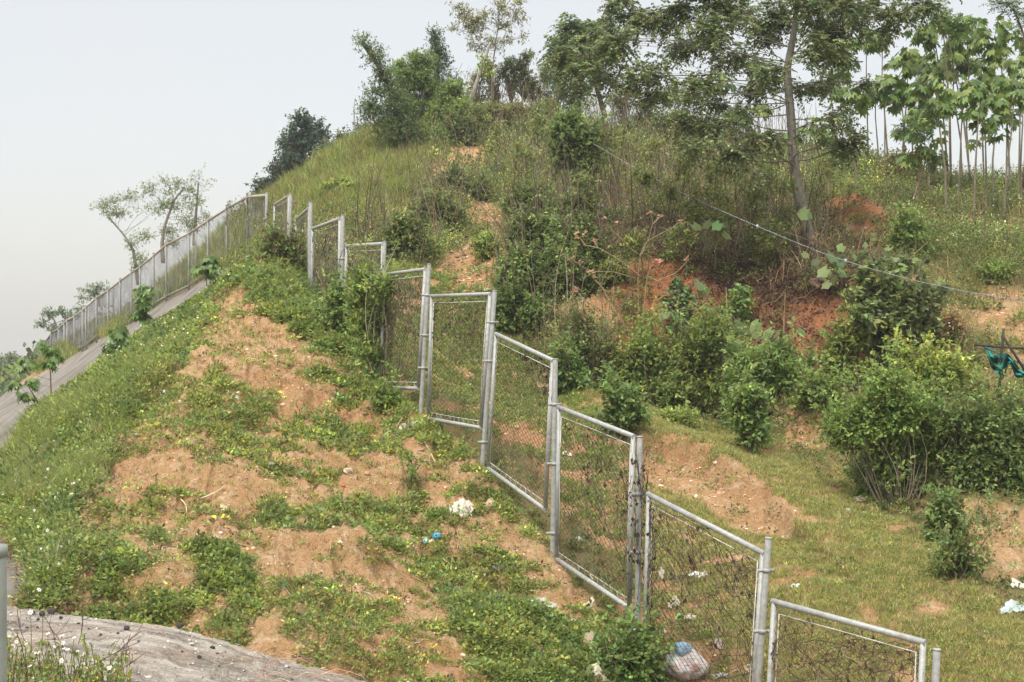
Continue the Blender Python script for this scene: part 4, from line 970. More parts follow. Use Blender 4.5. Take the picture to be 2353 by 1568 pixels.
plant('broken_tree', 'leaning pale trunk with its top snapped off at the summit', 'tree', (1072,262), [(1110,150,10,20),(1118,165,12,14),(1108,140,8,6)], 45, 7, .13, .07, .3, (.16, .22, .04), d=58, trunk=[(1070,272),(1078,240),(1092,200),(1104,165),(1116,130),(1127,97)], stem=.13, stemcol=(.33, .30, .25), twigs=6)
plant('yellow_leaved_tree', 'airy tree with olive-brown leaves on thin upright branches above the broken trunk', 'tree', (1130,260), [(1060,30,18,10),(1075,45,22,14),(1090,70,26,18),(1110,50,20,22),(1145,22,22,20),(1190,12,14,16),(1185,40,18,14),(1150,60,20,16),(1100,105,20,14),(1045,65,14,6),(1130,100,14,18),(1200,85,10,6),(1165,90,12,10),(1040,10,8,4)],
      560, 8, .15, .045, .35, (.125, .115, .048), d=59, trunk=[(1130,265),(1130,200),(1135,130),(1145,60)], stem=.05, stemcol=(.20, .17, .13), alt=(.20, .24, .07), palt=.35, twigs=160, droop=.1)
scr = [(1090,215,26,34,'narrow leafy shrub against the foot of the broken trunk'),(1140,200,26,50,'loose upright shrub just right of the broken trunk'),(1175,180,24,44,'tall thin-stemmed shrub under the yellow-leaved tree'),
 (1205,175,26,44,'bushy green shrub on the skyline right of the yellow-leaved tree'),(1235,205,26,50,'thin airy shrub with brownish leaves on the skyline'),(1275,225,30,44,'sparse twiggy shrub on the skyline before the feathery tree'),
 (1325,250,30,46,'yellowish twiggy shrub at the foot of the feathery tree'),(1430,255,34,34,'leafy shrub on the skyline right of the feathery tree'),(1475,275,34,34,'low round bush on the skyline below the big boughs'),
 (1540,300,40,30,'broad low bush below the lowest bough of the tall tree'),(1600,320,40,28,'olive bush on the skyline left of the tall trunk'),(1690,335,36,28,'pale bush on the ridge just left of the tall trunk'),
 (1110,290,44,34,'dense olive bush below the broken trunk'),(1170,285,46,36,'brown stemmed bush on the rounded summit'),(1225,290,40,34,'mid green bush on the right shoulder of the summit'),
 (1930,380,30,22,'light green bush on the ridge right of the tall trunk'),(2060,392,34,22,'low bush among the thin stems on the right ridge'),(1060,305,30,30,'yellow-green bush right over the small orange scar')]
for i, (u_, v_, w_, h_, lab) in enumerate(scr):
    h0 = hit(u_, v_+h_*1.0); dd = min(max(h0.y, 40), 60)
    wisp = v_ < 262
    bl = [(u_+rng.uniform(-.7, .7)*w_, v_+rng.uniform(-1.1, .7)*h_, w_*rng.uniform(.25, .5), h_*rng.uniform(.2, .45)) for _ in range(10)]+([(u_, v_+h_*.4, w_*.8, h_*.6)] if not wisp else [])
    plant('skyline_shrub', lab, 'shrub', (u_, v_+h_*1.25), bl, 330 if wisp else 560, 9, .10, .05, .35, [(.10, .13, .04), (.13, .13, .045), (.085, .12, .04)][i % 3], d=dd, nstem=11 if wisp else 6, stem=.017, shell=.8,
          alt=(.18, .14, .06), palt=.2, group='shrubs along the summit and ridge')
# dark and green bushes in the gully and on the slope
def B(label, cat, base, blobs, n, per, L, W, tw, col, **k):
    blobs = [(b[0]+rng.uniform(-.12, .12)*b[2], b[1]+rng.uniform(-.15, .15)*b[3], b[2]*.78, b[3]*rng.uniform(.62, .88), rng.uniform(-.35, .5) if len(blobs) > 6 else 0) for b in blobs]
    k.setdefault('shoots', max(6, n//45)); k.setdefault('sub', 8); k.setdefault('shell', .75)
    col = tuple(.5*np.array(col)+.5*np.array((.125, .165, .048)))
    return plant('bush', label, cat, base, blobs, int(n*.62), per, L*1.35, W*1.4, tw*1.35, col, **k)
for lb_, bu_, bb_ in [('dark bush at the top left of the gully right of the orange scar', (1205,520), [(1225,465,46,26),(1185,480,32,22),(1205,500,40,20)]),('dark bush at the top right of the gully', (1315,540), [(1300,490,46,26),(1340,505,36,24),(1315,520,50,20)]),
   ('dense dark bush in the middle of the gully', (1245,600), [(1240,545,54,30),(1200,560,36,28),(1270,575,50,26)]),('dark green bush on the right flank of the gully', (1345,625), [(1335,570,46,32),(1360,600,40,24),(1310,595,40,24)]),
   ('low dark bush at the foot of the gully above the orange bank', (1225,675), [(1210,625,50,26),(1250,640,46,26),(1185,650,30,22)]),('leafy bush hanging over the orange bank', (1320,680), [(1300,630,54,26),(1340,650,44,24),(1280,655,36,18)])]:
    B(lb_, 'bush', bu_, bb_, 1500, 10, .062, .036, .22, (.062, .09, .030), nstem=8, alt=(.11, .15, .045), palt=.3, cvar=.4, group='bushes in the gully')
for lb_, bu_, bb_ in [('grey-brown twiggy bush right of the upper orange scar', (1060,470), [(1050,420,50,22),(1085,445,46,24),(1020,450,34,22)]),('twiggy bush left of the top of the long orange slide', (1010,530), [(1000,490,46,26),(1040,500,36,24),(975,505,30,20)])]:
    B(lb_, 'bush', bu_, bb_, 900, 9, .07, .035, .28, (.095, .09, .05), nstem=16, alt=(.10, .13, .04), palt=.35, group='twiggy bushes on the slope')
B('dull bush at the left edge of the orange slide', 'bush', (930,600), [(920,540,34,26),(950,560,34,26),(900,570,30,24)], 700, 9, .07, .035, .25, (.09, .095, .045), nstem=12, alt=(.11, .15, .04), palt=.3)
B('shrub with pale stems and dark crown standing alone on the hillside', 'bush', (1352,475), [(1290,300,36,22),(1320,320,46,34),(1350,350,36,40),(1300,350,30,30),(1340,395,30,34),(1345,435,18,24)], 1500, 10, .085, .05, .28, (.062, .095, .034), nstem=8, alt=(.15, .21, .05), palt=.15)
B('light green bush at the foot of the red bank beside the fence corner', 'bush', (1510,930), [(1480,815,34,34),(1510,850,50,40),(1465,860,44,34),(1440,880,24,24),(1520,895,50,34),(1475,905,40,28),(1480,785,14,18)], 2300, 10, .055, .032, .2, (.14, .185, .048), nstem=12, alt=(.22, .26, .06), palt=.25)
B('large pale-topped leafy bush in the middle of the red bank foot', 'bush', (1680,960), [(1600,790,50,30),(1640,770,44,26),(1580,830,60,40),(1650,830,60,44),(1600,880,60,40),(1680,880,56,44),(1640,930,60,34),(1560,900,40,30),(1700,930,40,34)], 3300, 10, .058, .033, .2, (.125, .17, .048), nstem=16, alt=(.22, .26, .06), palt=.22)
B('spreading green bush with long drooping leaves reaching right of the pale-topped bush', 'bush', (1735,985), [(1740,850,50,22),(1790,855,36,16),(1720,880,50,30),(1770,880,40,24),(1730,930,40,36),(1700,960,30,24)], 1500, 9, .085, .032, .22, (.095, .165, .045), nstem=9, alt=(.15, .2, .05), palt=.2)
B('young green shrub beside the ditch', 'bush', (1722,1040), [(1722,930,34,26),(1716,970,26,30),(1730,1000,16,18)], 500, 9, .075, .035, .2, (.09, .15, .04), nstem=4)
B('small deep green bush just below the overhanging roots', 'bush', (1845,905), [(1835,850,26,22),(1855,870,26,22),(1830,880,28,20)], 450, 9, .07, .03, .18, (.07, .11, .035), nstem=6)
B('fresh green bush at the top of the sandy heap', 'bush', (1910,945), [(1880,905,34,18),(1915,920,30,16),(1850,915,22,12)], 600, 9, .055, .035, .18, (.13, .19, .05), nstem=8)
B('bushy green shrub with yellowish top shoots left of the big thicket', 'bush', (1960,900), [(1930,830,34,30),(1960,790,26,20),(1950,860,40,30),(1985,760,22,14),(1940,790,14,22)], 1000, 9, .065, .036, .2, (.14, .185, .05), nstem=8, alt=(.24, .28, .06), palt=.3)
B('large vivid green thicket on the right side of the lawn', 'bush', (2060,1215), [(2060,900,60,30),(1985,955,60,44),(2060,960,60,50),(2130,970,50,40),(1955,1005,48,40),(2030,1040,60,50),(2110,1050,56,48),(2080,1110,54,44),(2060,1160,40,40),(2150,1020,40,40),(1925,985,34,26),(2000,1140,40,34),(2050,1200,46,26),(2120,1170,40,34),(2010,1090,44,34)], 7600, 9, .046, .025, .2, (.115, .19, .048), nstem=24, alt=(.18, .24, .055), palt=.3, d=19.4, shoots=70, sub=10, stem=.010, stemcol=(.24, .20, .15))
B('yellow-green spray of bush standing out above the big thicket', 'bush', (2120,960), [(2140,870,50,18),(2185,860,44,16),(2090,850,26,18),(2120,895,50,22),(2160,890,30,20)], 900, 9, .06, .032, .22, (.23, .265, .055), nstem=10, d=20.5)
B('dark leafy bush at the right edge behind the lawn', 'bush', (2270,1170), [(2205,985,40,24),(2265,1000,44,26),(2335,965,44,30),(2230,1030,56,38),(2300,1020,60,50),(2350,1030,50,50),(2240,1080,50,44),(2310,1090,60,50),(2260,1130,44,40),(2330,1160,50,50),(2200,1060,36,44)], 5200, 9, .050, .026, .2, (.070, .105, .036), nstem=20, alt=(.13, .18, .05), palt=.2, d=19.2)
B('small leafy plant on the eroded mound at the lower right', 'bush', (2170,1255), [(2170,1180,22,24),(2185,1215,26,28),(2160,1235,24,20)], 480, 9, .06, .03, .16, (.075, .12, .038), nstem=6)
B('thin brown-stemmed plant in the grass at the edge of the lawn', 'bush', (2210,1330), [(2200,1280,34,26),(2170,1300,26,20),(2225,1300,22,24)], 300, 8, .05, .025, .16, (.10, .13, .045), nstem=14, stem=.006)
B('pale grey-green climber sprawling over the right end of the bank', 'bush', (2080,830), [(2000,665,34,24),(2040,690,46,36),(2010,725,40,40),(2070,740,50,40),(2040,780,46,40),(2100,700,34,40),(2110,780,36,40)], 1600, 8, .12, .085, .22, (.17, .20, .095), nstem=18, alt=(.10, .13, .06), palt=.3)
B('round green shrub at the right of the orange heap', 'bush', (2090,590), [(2085,535,34,20),(2070,555,24,20),(2100,560,30,22),(2085,580,30,16)], 900, 9, .07, .04, .2, (.11, .17, .045), nstem=8)
B('leafy plant at the left foot of the fence post by the path', 'bush', (1310,905), [(1310,850,26,18),(1295,870,24,20),(1320,880,22,20)], 420, 8, .09, .04, .2, (.08, .14, .04), nstem=5)
B('low leafy plants on the path edge behind the big middle panel', 'bush', (1440,985), [(1430,930,30,22),(1445,955,34,20),(1415,960,26,18)], 600, 8, .065, .04, .16, (.08, .14, .045), nstem=6)
B('brown dead bush at the foot of the bank beside the light green bush', 'bush', (1360,870), [(1350,790,60,34),(1320,820,46,34),(1390,830,44,34),(1340,750,50,22)], 900, 7, .055, .03, .25, (.12, .10, .055), nstem=26, alt=(.10, .15, .045), palt=.35)
B('green bush on the ledge under the orange cut', 'bush', (1200,760), [(1180,700,40,34),(1215,730,44,30),(1160,740,34,30),(1250,760,50,26)], 1300, 9, .07, .036, .2, (.075, .115, .036), nstem=10, alt=(.12, .18, .05), palt=.2)
B('leafy shrub with bare trunk growing against the middle of the fence', 'bush', (868,850), [(850,640,34,16),(830,665,36,22),(870,665,34,26),(845,700,44,28),(880,720,34,30),(840,745,30,26),(870,780,36,34),(850,820,30,24)], 1100, 9, .06, .028, .18, (.11, .165, .045), nstem=6, stem=.018, stemcol=(.34, .30, .22), alt=(.2, .25, .06), palt=.25, d=22.6)
B('low shrub in front of the panel left of the leafy fence shrub', 'bush', (800,770), [(770,690,26,20),(795,720,30,24),(760,740,26,20),(800,755,26,20)], 600, 9, .065, .03, .2, (.09, .145, .042), nstem=7, d=24.8)
B('small green plant at the base of the level-topped panel', 'bush', (893,945), [(893,920,24,16),(905,935,18,12)], 330, 8, .06, .028, .14, (.12, .18, .045), nstem=5)
B('tangled grass and weed bush below the corner posts', 'bush', (665,640), [(640,570,30,20),(670,580,34,24),(650,610,34,20),(690,620,30,24),(620,580,20,16)], 1300, 9, .06, .026, .2, (.10, .13, .045), nstem=14, alt=(.17, .12, .07), palt=.2, d=30.6)
B('leafy clump beneath the last fence post at the bottom', 'bush', (1455,1568), [(1455,1510,40,26),(1430,1540,44,26),(1480,1550,34,26),(1450,1580,40,24)], 1200, 9, .045, .028, .12, (.080, .135, .042), nstem=8, d=13.9)
B('upright weed in the middle of the mound', 'bush', (945,1135), [(945,1075,9,14),(943,1055,7,8),(948,1100,7,10)], 60, 7, .035, .016, .08, (.13, .19, .045), nstem=2, stem=.004)
for u_, v_, w_, h_, c_, lab in [(1120,560,30,40,GREEN,'thin green sapling at the top of the orange slide'),(1410,620,30,36,OLIVE,'twiggy shrub left of the vine-covered stump'),
   (930,505,30,24,GREEN,'bright green plant on the bank above the fence'),(985,570,26,26,GREEN,'green plant beside the post at the orange slide'),(1180,640,40,24,OLIVE,'low shrub hanging over the orange cut'),
   (1690,700,34,46,GREEN,'light green creeper plant climbing the red bank'),(2060,610,36,30,(.10,.13,.06),'low bush above the pale climber'),(1410,500,34,24,(.12,.19,.06),'bright fern-like plant under the bare branches'),
   (2180,740,44,50,DRY,'dry brown tangle right of the pale climber'),(2290,620,40,26,GREEN2,'dark green bush under the cable at the right'),(1560,960,40,20,GREEN,'small green bush on the ditch edge'),
   (780,430,40,20,GREEN,'grassy shrub on the left hillside'),(2230,890,34,30,OLIVE,'olive bush below the green net'),(1770,590,34,18,OLIVE,'leafy suckers at the terrace edge')]:
    hh = hit(u_, v_+h_)
    plant('small_bush', lab, 'bush', (u_, v_+h_), [(u_, v_, w_*.7, h_*.6),(u_-w_*.5, v_+h_*.3, w_*.5, h_*.5),(u_+w_*.4, v_+h_*.2, w_*.5, h_*.6)], 420, 8, .0022*hh.y, .0011*hh.y, .22, c_, nstem=9, stem=.008, alt=(.18, .22, .055), palt=.2)
# vine-covered stump and its lobed leaves
plant('vine_covered_stump', 'stump smothered in glossy lobed vine leaves in front of the red bank', 'shrub', (1562,765), [(1555,655,22,14),(1565,672,30,22),(1545,700,28,26),(1575,710,30,28),(1560,740,32,26)], 260, 3, .065, .035, .13, (.055, .11, .032), nstem=4, style='palmate', alt=(.13, .2, .05), palt=.25, droop=.6, mat=LEAFG, stem=.02)
plant('climbing_vine', 'light green lobed vine climbing in a thin column on the red bank', 'vine', (1670,800), [(1705,665,22,12),(1700,690,18,14),(1685,715,26,14),(1670,735,30,14),(1670,765,20,20)], 110, 3, .07, .038, .13, (.11, .18, .05), nstem=3, style='palmate', droop=.5, stem=.01)
# palmate-leaved young trees on the verge
for lb, bu, tr, bl, n_, dd in [
  ('young palmate-leaved tree on the verge below the fence with several leaf tufts', (340,815), [(343,830),(340,780),(338,730),(335,672)], [(335,672,24,12),(320,690,14,8),(345,700,22,12),(322,720,22,10),(350,735,14,8)], 16, 33),
  ('young palmate-leaved plant at the right end of the verge near the ridge', (474,690), [(474,700),(475,660),(474,612)], [(474,605,22,14),(486,618,14,8),(455,620,14,8)], 14, 37),
  ('dark palmate-leaved plant spreading over the middle of the verge', (285,850), [(290,870),(285,830),(275,780)], [(265,765,26,14),(290,780,26,14),(255,800,20,12),(310,800,24,12),(275,825,26,12)], 22, 29),
  ('spindly palmate-leaved sapling in front of the concrete slope at the far left', (115,965), [(122,985),(118,930),(116,860),(112,800)], [(110,800,18,12),(62,832,20,8),(100,832,14,8),(40,850,12,6),(70,880,12,8),(125,822,10,6)], 12, 24.5),
  ('bare-stemmed sapling with a side shoot beside the spindly one', (96,945), [(100,960),(85,920),(66,890)], [(30,885,12,5),(58,905,14,6),(78,872,8,5)], 6, 25),
  ('small palmate-leaved plant near the left fence below the third near post', (605,620), [(606,625),(604,600)], [(600,592,20,10),(620,600,16,8)], 9, 31)]:
    plant('young_tree', lb, 'young tree', bu, bl, n_, 5, .19*dd/30, .07*dd/30, .16*dd/30, (.075, .13, .035), d=dd, trunk=tr, style='palmate', stem=.018, stemcol=(.14, .10, .07), droop=.6, alt=(.13, .19, .045), palt=.3, twigs=20, mat=LEAFG,
          group='young trees on the verge')
# tall thin palmate-leaved saplings on the right ridge
SAP = [(2032,184,2035,470,44),(1991,82,1994,430,46),(2028,90,2043,400,47),(2068,200,2084,425,44),(2143,60,2178,385,42),(2173,40,2230,405,41),(2219,52,2230,430,43),(2255,213,2237,505,37),
 (2153,184,2174,502,37),(2215,220,2200,480,39),(2123,290,2133,440,42),(2133,345,2081,500,38),(2294,56,2322,440,42),(2330,213,2307,495,37),(2261,246,2265,495,38),(2343,98,2340,460,41),
 (1953,205,1966,505,37),(1866,295,1917,515,36),(2117,138,2120,430,44),(2087,125,2070,415,45),(2127,184,2152,430,43),(2285,180,2282,470,40),(2310,200,2313,470,42),(1935,150,1962,440,45),(1905,180,1925,400,46),
 (2350,180,2348,500,38),(2250,120,2262,440,44),(2190,120,2210,440,44),(2100,220,2102,430,46),(2012,210,2015,410,46),(1890,330,1892,400,46),(1660,190,1665,360,50),(1560,205,1562,330,52),(1745,250,1748,380,48)]
for i, (tu_, tv_, bu_, bv_, dd) in enumerate(SAP):
    s = 1.0 if i % 3 else 1.25
    tufts = [(tu_, tv_, 26*s, 13*s), (tu_-30*s, tv_+16, 18, 10), (tu_+28*s, tv_+20, 18, 10)]
    if i % 2 == 0 and tu_ > 2060: tufts += [(tu_+8, tv_+62, 24, 13), (tu_-26, tv_+80, 18, 10)]
    if i in (4,5,6,12,15,26,27): tufts += [(tu_-16, tv_+40, 32, 16), (tu_+30, tv_+100, 28, 15), (tu_-10, tv_+120, 26, 14)]
    if i in (1, 2, 23, 24, 30, 31, 32, 33): tufts = tufts[:2]
    hb = bv_
    side = ['curving to the left', 'standing straight', 'curving to the right'][0 if bu_-tu_ > 12 else 2 if tu_-bu_ > 8 else 1]
    plant('sapling', 'tall bare-stemmed sapling with lobed leaves, '+side+', on the right ridge', 'sapling', (bu_, hb), tufts, int(5+3*len(tufts)), 3, .29*dd/42, .12*dd/42, .34*dd/42, (.078, .125, .030), d=dd,
          trunk=[(bu_, hb+6), (bu_*.65+tu_*.35+rng.uniform(-6, 6), hb*.65+tv_*.35), (bu_*.3+tu_*.7+rng.uniform(-6, 6), hb*.3+tv_*.7), (tu_, tv_)], style='palmate', stem=.034, stemcol=(.19, .165, .12), droop=.75, alt=(.16, .21, .04), palt=.3,
          twigs=14, mat=LEAFG, group='tall saplings on the right ridge, '+side)
plant('slender_tree', 'small feathery tree top reaching in at the top right corner', 'tree', (2353,420), [(2300,8,24,10),(2325,5,20,10),(2340,30,22,14),(2315,30,16,8),(2350,60,16,14)], 130, 12, .07, .035, .3, (.06, .10, .035), d=34, trunk=[(2372,420),(2368,200),(2352,80),(2330,20)], stem=.05, style='pinnate', droop=.3)
plant('slender_tree', 'feathery crown rising between the saplings near the top right', 'tree', (2185,420), [(2165,45,22,14),(2150,30,16,9),(2215,60,24,14),(2195,75,18,12),(2185,50,12,8)], 170, 12, .09, .045, .3, (.075, .125, .04), d=40, trunk=[(2190,430),(2182,250),(2172,120),(2165,50)], stem=.04, style='pinnate', droop=.3)
plant('slender_tree', 'fine-leaved dark sapling among the pale stems of the right ridge', 'tree', (2110,480), [(2085,295,22,14),(2110,310,22,14),(2160,270,22,14),(2145,250,14,10)], 200, 12, .07, .036, .3, (.05, .085, .035), d=38, trunk=[(2112,490),(2112,400),(2108,310)], stem=.03, style='pinnate', droop=.3)
# pale forked shrub with reddish leaf buds
rt_ = thing('bare_branched_shrub', 'leafless shrub with tan forking branches and pink leaf buds in front of the red bank', 'shrub', P(1480, 800, 26.8))
segs = [[(640,1050),(665,800),(690,600),(740,480)],[(150,290),(200,360),(300,380),(450,470),(620,600)],[(620,1000),(610,600),(630,420),(690,310),(720,190),(700,100)],[(640,430),(690,320),(820,250),(900,210),(940,170)],[(780,630),(900,580),(960,520),(1000,470)],[(690,600),(760,640),(790,630)],[(90,460),(150,510),(240,560),(420,560),(600,610)],
 [(120,690),(180,780),(340,880),(450,900),(560,1080)],[(250,600),(330,690),(400,830),(480,960)],[(300,380),(270,320),(280,310)],[(200,360),(220,300),(200,260)],[(400,230),(480,300),(560,380),(640,430)],[(460,170),(470,230),(510,320)],[(350,130),(400,220),(420,240)],[(690,560),(690,480),(700,430)],[(730,190),(790,130)]]
sb = MB(); tips = []
for s in segs:
    q = np.array([P(1286.6+.2931*a, 459.5+.2931*b, 26.8+.0*a) for a, b in s]); q[:, 1] += np.linspace(0, .25, len(q))*rng.choice([-1, 1])
    t_ = np.linspace(0, len(q)-1, 4*len(q)); q = np.stack([np.interp(t_, range(len(q)), q[:, k]) for k in range(3)], -1)
    sb.tube(q, np.linspace(.011, .007, len(q)), 5, (.27, .20, .12), False)
sb.build('branches', BARK, rt_); 
for a, b in [(740,480),(760,475),(150,290),(140,255),(195,260),(700,98),(780,125),(940,165),(1000,465),(88,455),(160,485),(235,560),(270,310),(455,170),(355,140),(120,715),(275,600),(120,690),(800,480)]:
    n_ = 6; c = np.repeat(P(1286.6+.2931*a, 459.5+.2931*b, 26.8)[None], n_, 0)
    V, Fc = leaves(c+rnd(n_)*.012, rnd(n_)*[1, 1, .4], .085, .055, .3); lb_ = MB(); lb_.add(V, Fc, np.repeat(tone(n_, (.46, .27, .19), .2, .1), 4, 0)); lb_.build('leaf_bud', LEAF, rt_)
# bare twiggy stems: thin trees on the open slope
TW = [(1215,500,1205,330),(1270,470,1290,330),(1385,470,1372,250),(1402,460,1398,290),(1360,480,1340,300),(1460,540,1450,380),(1500,560,1490,390),(1530,570,1545,400),(1575,590,1590,420),(1610,600,1600,440),(1640,590,1655,430),
 (1690,600,1660,380),(1720,600,1745,420),(1745,590,1730,440),(1780,600,1800,430),(1660,560,1650,400),(1480,560,1520,430),(1700,640,1735,520),(1810,640,1770,500),(1760,520,1770,400),
 (1150,420,1140,270),(1180,440,1195,290),(1240,430,1232,260),(1300,440,1312,280),(1420,430,1436,290),(1440,470,1425,310),(1500,480,1492,320),(1540,500,1556,350),(1590,500,1583,350),(1620,520,1640,370),(1710,520,1716,360),(1580,640,1560,520),(1640,640,1650,500),(1340,540,1352,400),(1480,660,1466,540),(1780,480,1770,340),(1880,470,1895,350),(1905,520,1880,380),(1240,380,1262,230),(1370,400,1352,230)]
for i, (bu_, bv_, tu_, tv_) in enumerate(TW):
    h0 = hit(bu_, bv_); L_ = abs(bv_-tv_); bl = [(tu_+rng.uniform(-16, 16), tv_+rng.uniform(0, .5)*L_, 12, 12) for _ in range(5)]
    lean = 'leaning left' if tu_ < bu_-6 else 'leaning right' if tu_ > bu_+6 else 'upright'
    plant('thin_tree', 'slim dark sparse young tree, '+lean+', on the slope left of the tall trunk', 'young tree', (bu_, bv_), bl, 80, 7, .085, .045, .25, (.115, .145, .045), d=h0.y, trunk=[(bu_, bv_), (bu_*.6+tu_*.4+rng.uniform(-5, 5), bv_*.6+tv_*.4), (tu_, tv_)],
          stem=.02, stemcol=(.13, .095, .065), twigs=26, alt=(.22, .22, .05), palt=.2, group='slim young trees on the slope, '+lean)
# big soft leaves of a climber at the terrace edge
for lb, lst, dd in [('climber with large heart-shaped green leaves hanging at the terrace edge', [(1905,590,16),(1930,600,18),(1890,625,16),(1915,640,18),(1940,625,14),(1880,600,12),(1930,570,12),(1895,655,12),(1960,590,12),(1850,585,10)], 28.6),
                ('pair of broad yellow-green leaves low on the red bank', [(1838,762,12),(1890,765,14)], 27.4),
                ('plant with broad pale star-shaped leaves in front of the red bank', [(1705,752,22),(1735,760,22),(1690,790,16),(1770,805,22),(1745,745,14),(1765,765,16)], 26.6),
                ('plant with two broad leaves beside the stump', [(1605,655,16),(1618,668,16),(1525,722,14),(1548,722,12)], 27.0),
                ('young plant with big drooping leaves at the foot of the tall tree', [(1850,485,14),(1840,498,12),(1862,490,12)], 29.9),
                ('cluster of broad leaves on a thin stem left of the tall tree base', [(1625,515,14),(1645,520,14),(1668,515,10),(1670,540,12),(1600,520,12)], 29.5)]:
    c0 = P(lst[0][0], lst[0][1]+55, dd); rt_ = thing('broad_leaved_plant', lb, 'plant', c0); sb = MB(); lf = MB()
    for u_, v_, r_ in lst:
        p = P(u_, v_, dd)+rnd(1)[0]*[0, .15, 0]; s = r_*dd/F*1.05
        sb.tube(bez(c0, p, .12, 6), np.linspace(.008, .004, 6), 4, (.18, .16, .08), False)
        a = rng.uniform(-.5, .5)+(0 if rng.random() < .5 else math.pi); nn = unit(np.array([[rng.normal(0, .3), -.75, .7]])); t = unit(np.cross(nn, [[0, 0, 1.]])*math.cos(a)+np.array([[0, 0, -.6]])); bt = np.cross(nn, t)
        th = np.linspace(0, 2*np.pi, 15)[:-1]; rr = 1-.25*np.cos(th)*0+.12*np.cos(5*th); rr[0] = 1.35; rr[7] = .45
        ring = p+(t*(np.cos(th)*rr)[:, None]+bt*(np.sin(th)*rr*.9)[:, None]+nn*(-.18*np.sin(th)**2)[:, None])*s
        lf.add(np.vstack([p[None], ring]), [[0, i+1, (i+1) % 14+1] for i in range(14)], tone(1, (.15, .22, .075), .25)[0])
    sb.build('stems', BARK, rt_); lf.build('leaves', LEAF, rt_)
# flowering weeds in the near left corner
rt_ = thing('flowering_weed', 'near clump of white daisy-like weeds in the bottom left corner', 'weeds', (-2.2, 7.2, -2.3))
n_ = 330; th = MB(); lf = MB(); tipsf = []
bx = rng.uniform(-2.75, -1.95, n_)*1.0; by = rng.uniform(6.2, 7.6, n_)
for i in range(n_):
    u_ = rng.uniform(8, 300); w = 1-max(0, (u_-150)/170)
    d_ = rng.uniform(6.6, 7.8); top = 1568-rng.uniform(-60, 95)*w-(rng.uniform(0, 60) if rng.random() < .2 else 0)
    b = P(u_+rng.uniform(-25, 25), 1680, d_); t = P(u_, top, d_)
    q = bez(b, t, .15, 6); th.tube(q, .0022, 3, tone(1, (.12, .12, .05) if rng.random() < .6 else (.14, .085, .055))[0], False)
    m = 12; pp_ = q[rng.integers(2, 6, m)]+rnd(m)*.012
    V, Fc = leaves(pp_, rnd(m)+[0, 0, .3], rng.uniform(.02, .045, m), rng.uniform(.012, .024, m)); lf.add(V, Fc, np.repeat(tone(m, (.15, .195, .045), .25, .1, (.30, .25, .06), .12), 4, 0))
    if rng.random() < .14: tipsf.append(t)
for u_, v_ in [(70,1407),(90,1355),(110,1455),(142,1460),(170,1465),(145,1490),(155,1492),(178,1497),(88,1500),(30,1485),(58,1560),(195,1503),(250,1550),(300,1555),(215,1530),(38,1475)]: tipsf.append(P(u_, v_, 7.2))
for t in tipsf[-16:]: th.tube(bez(t+[rng.uniform(-.05, .05), 0, -.35], t, .1, 6), .0018, 3, (.13, .13, .06), False)
for u0_, v0_, u1_, v1_ in [(130,1500,95,1410),(250,1540,325,1450),(230,1520,320,1475),(290,1530,300,1458),(180,1480,190,1415),(150,1500,112,1440),(270,1545,335,1500),(60,1480,40,1400)]:
    q = bez(P(u0_, v0_, 7.2), P(u1_, v1_, 7.2), .1, 7); th.tube(q, .0022, 3, (.13, .08, .055), False)
    for j in range(5): k_ = rng.integers(2, 6); th.tube(bez(q[k_], q[k_]+rnd(1)[0]*.04+[.02, 0, .04], .1, 4), .0014, 3, (.13, .08, .055), False)
th.build('stems', BARK, rt_); lf.build('leaves', LEAF, rt_); 
for t in tipsf[:90]: fl = MB(); flowers(fl, np.array([t]), rng.uniform(.010, .018)); fl.build('flower_head', LEAF, rt_)
# ------------------------------------------------------------ litter, stones, sticks, net
def plastic(name, rough=.35, tr=.3):
    m, nt, o = newmat(name)
    at = N(nt, 'ShaderNodeAttribute', attribute_name='Col'); p = N(nt, 'ShaderNodeBsdfPrincipled'); p.inputs['Roughness'].default_value = rough
    nt.links.new(at.outputs[0], p.inputs['Base Color']); t = N(nt, 'ShaderNodeBsdfTranslucent'); nt.links.new(at.outputs[0], t.inputs[0])
    mx = N(nt, 'ShaderNodeMixShader'); mx.inputs[0].default_value = tr; nt.links.new(p.outputs[0], mx.inputs[1]); nt.links.new(t.outputs[0], mx.inputs[2]); nt.links.new(mx.outputs[0], o.inputs[0]); return m
PLA = plastic('thin_plastic'); STONE = col_mat('stone', .9, .15, 12, .3, .6, 25)
bm = bmesh.new(); bmesh.ops.create_icosphere(bm, subdivisions=4, radius=1)
SV = np.array([v.co[:] for v in bm.verts]); SF = np.array([[v.index for v in f.verts] for f in bm.faces]); bm.free()
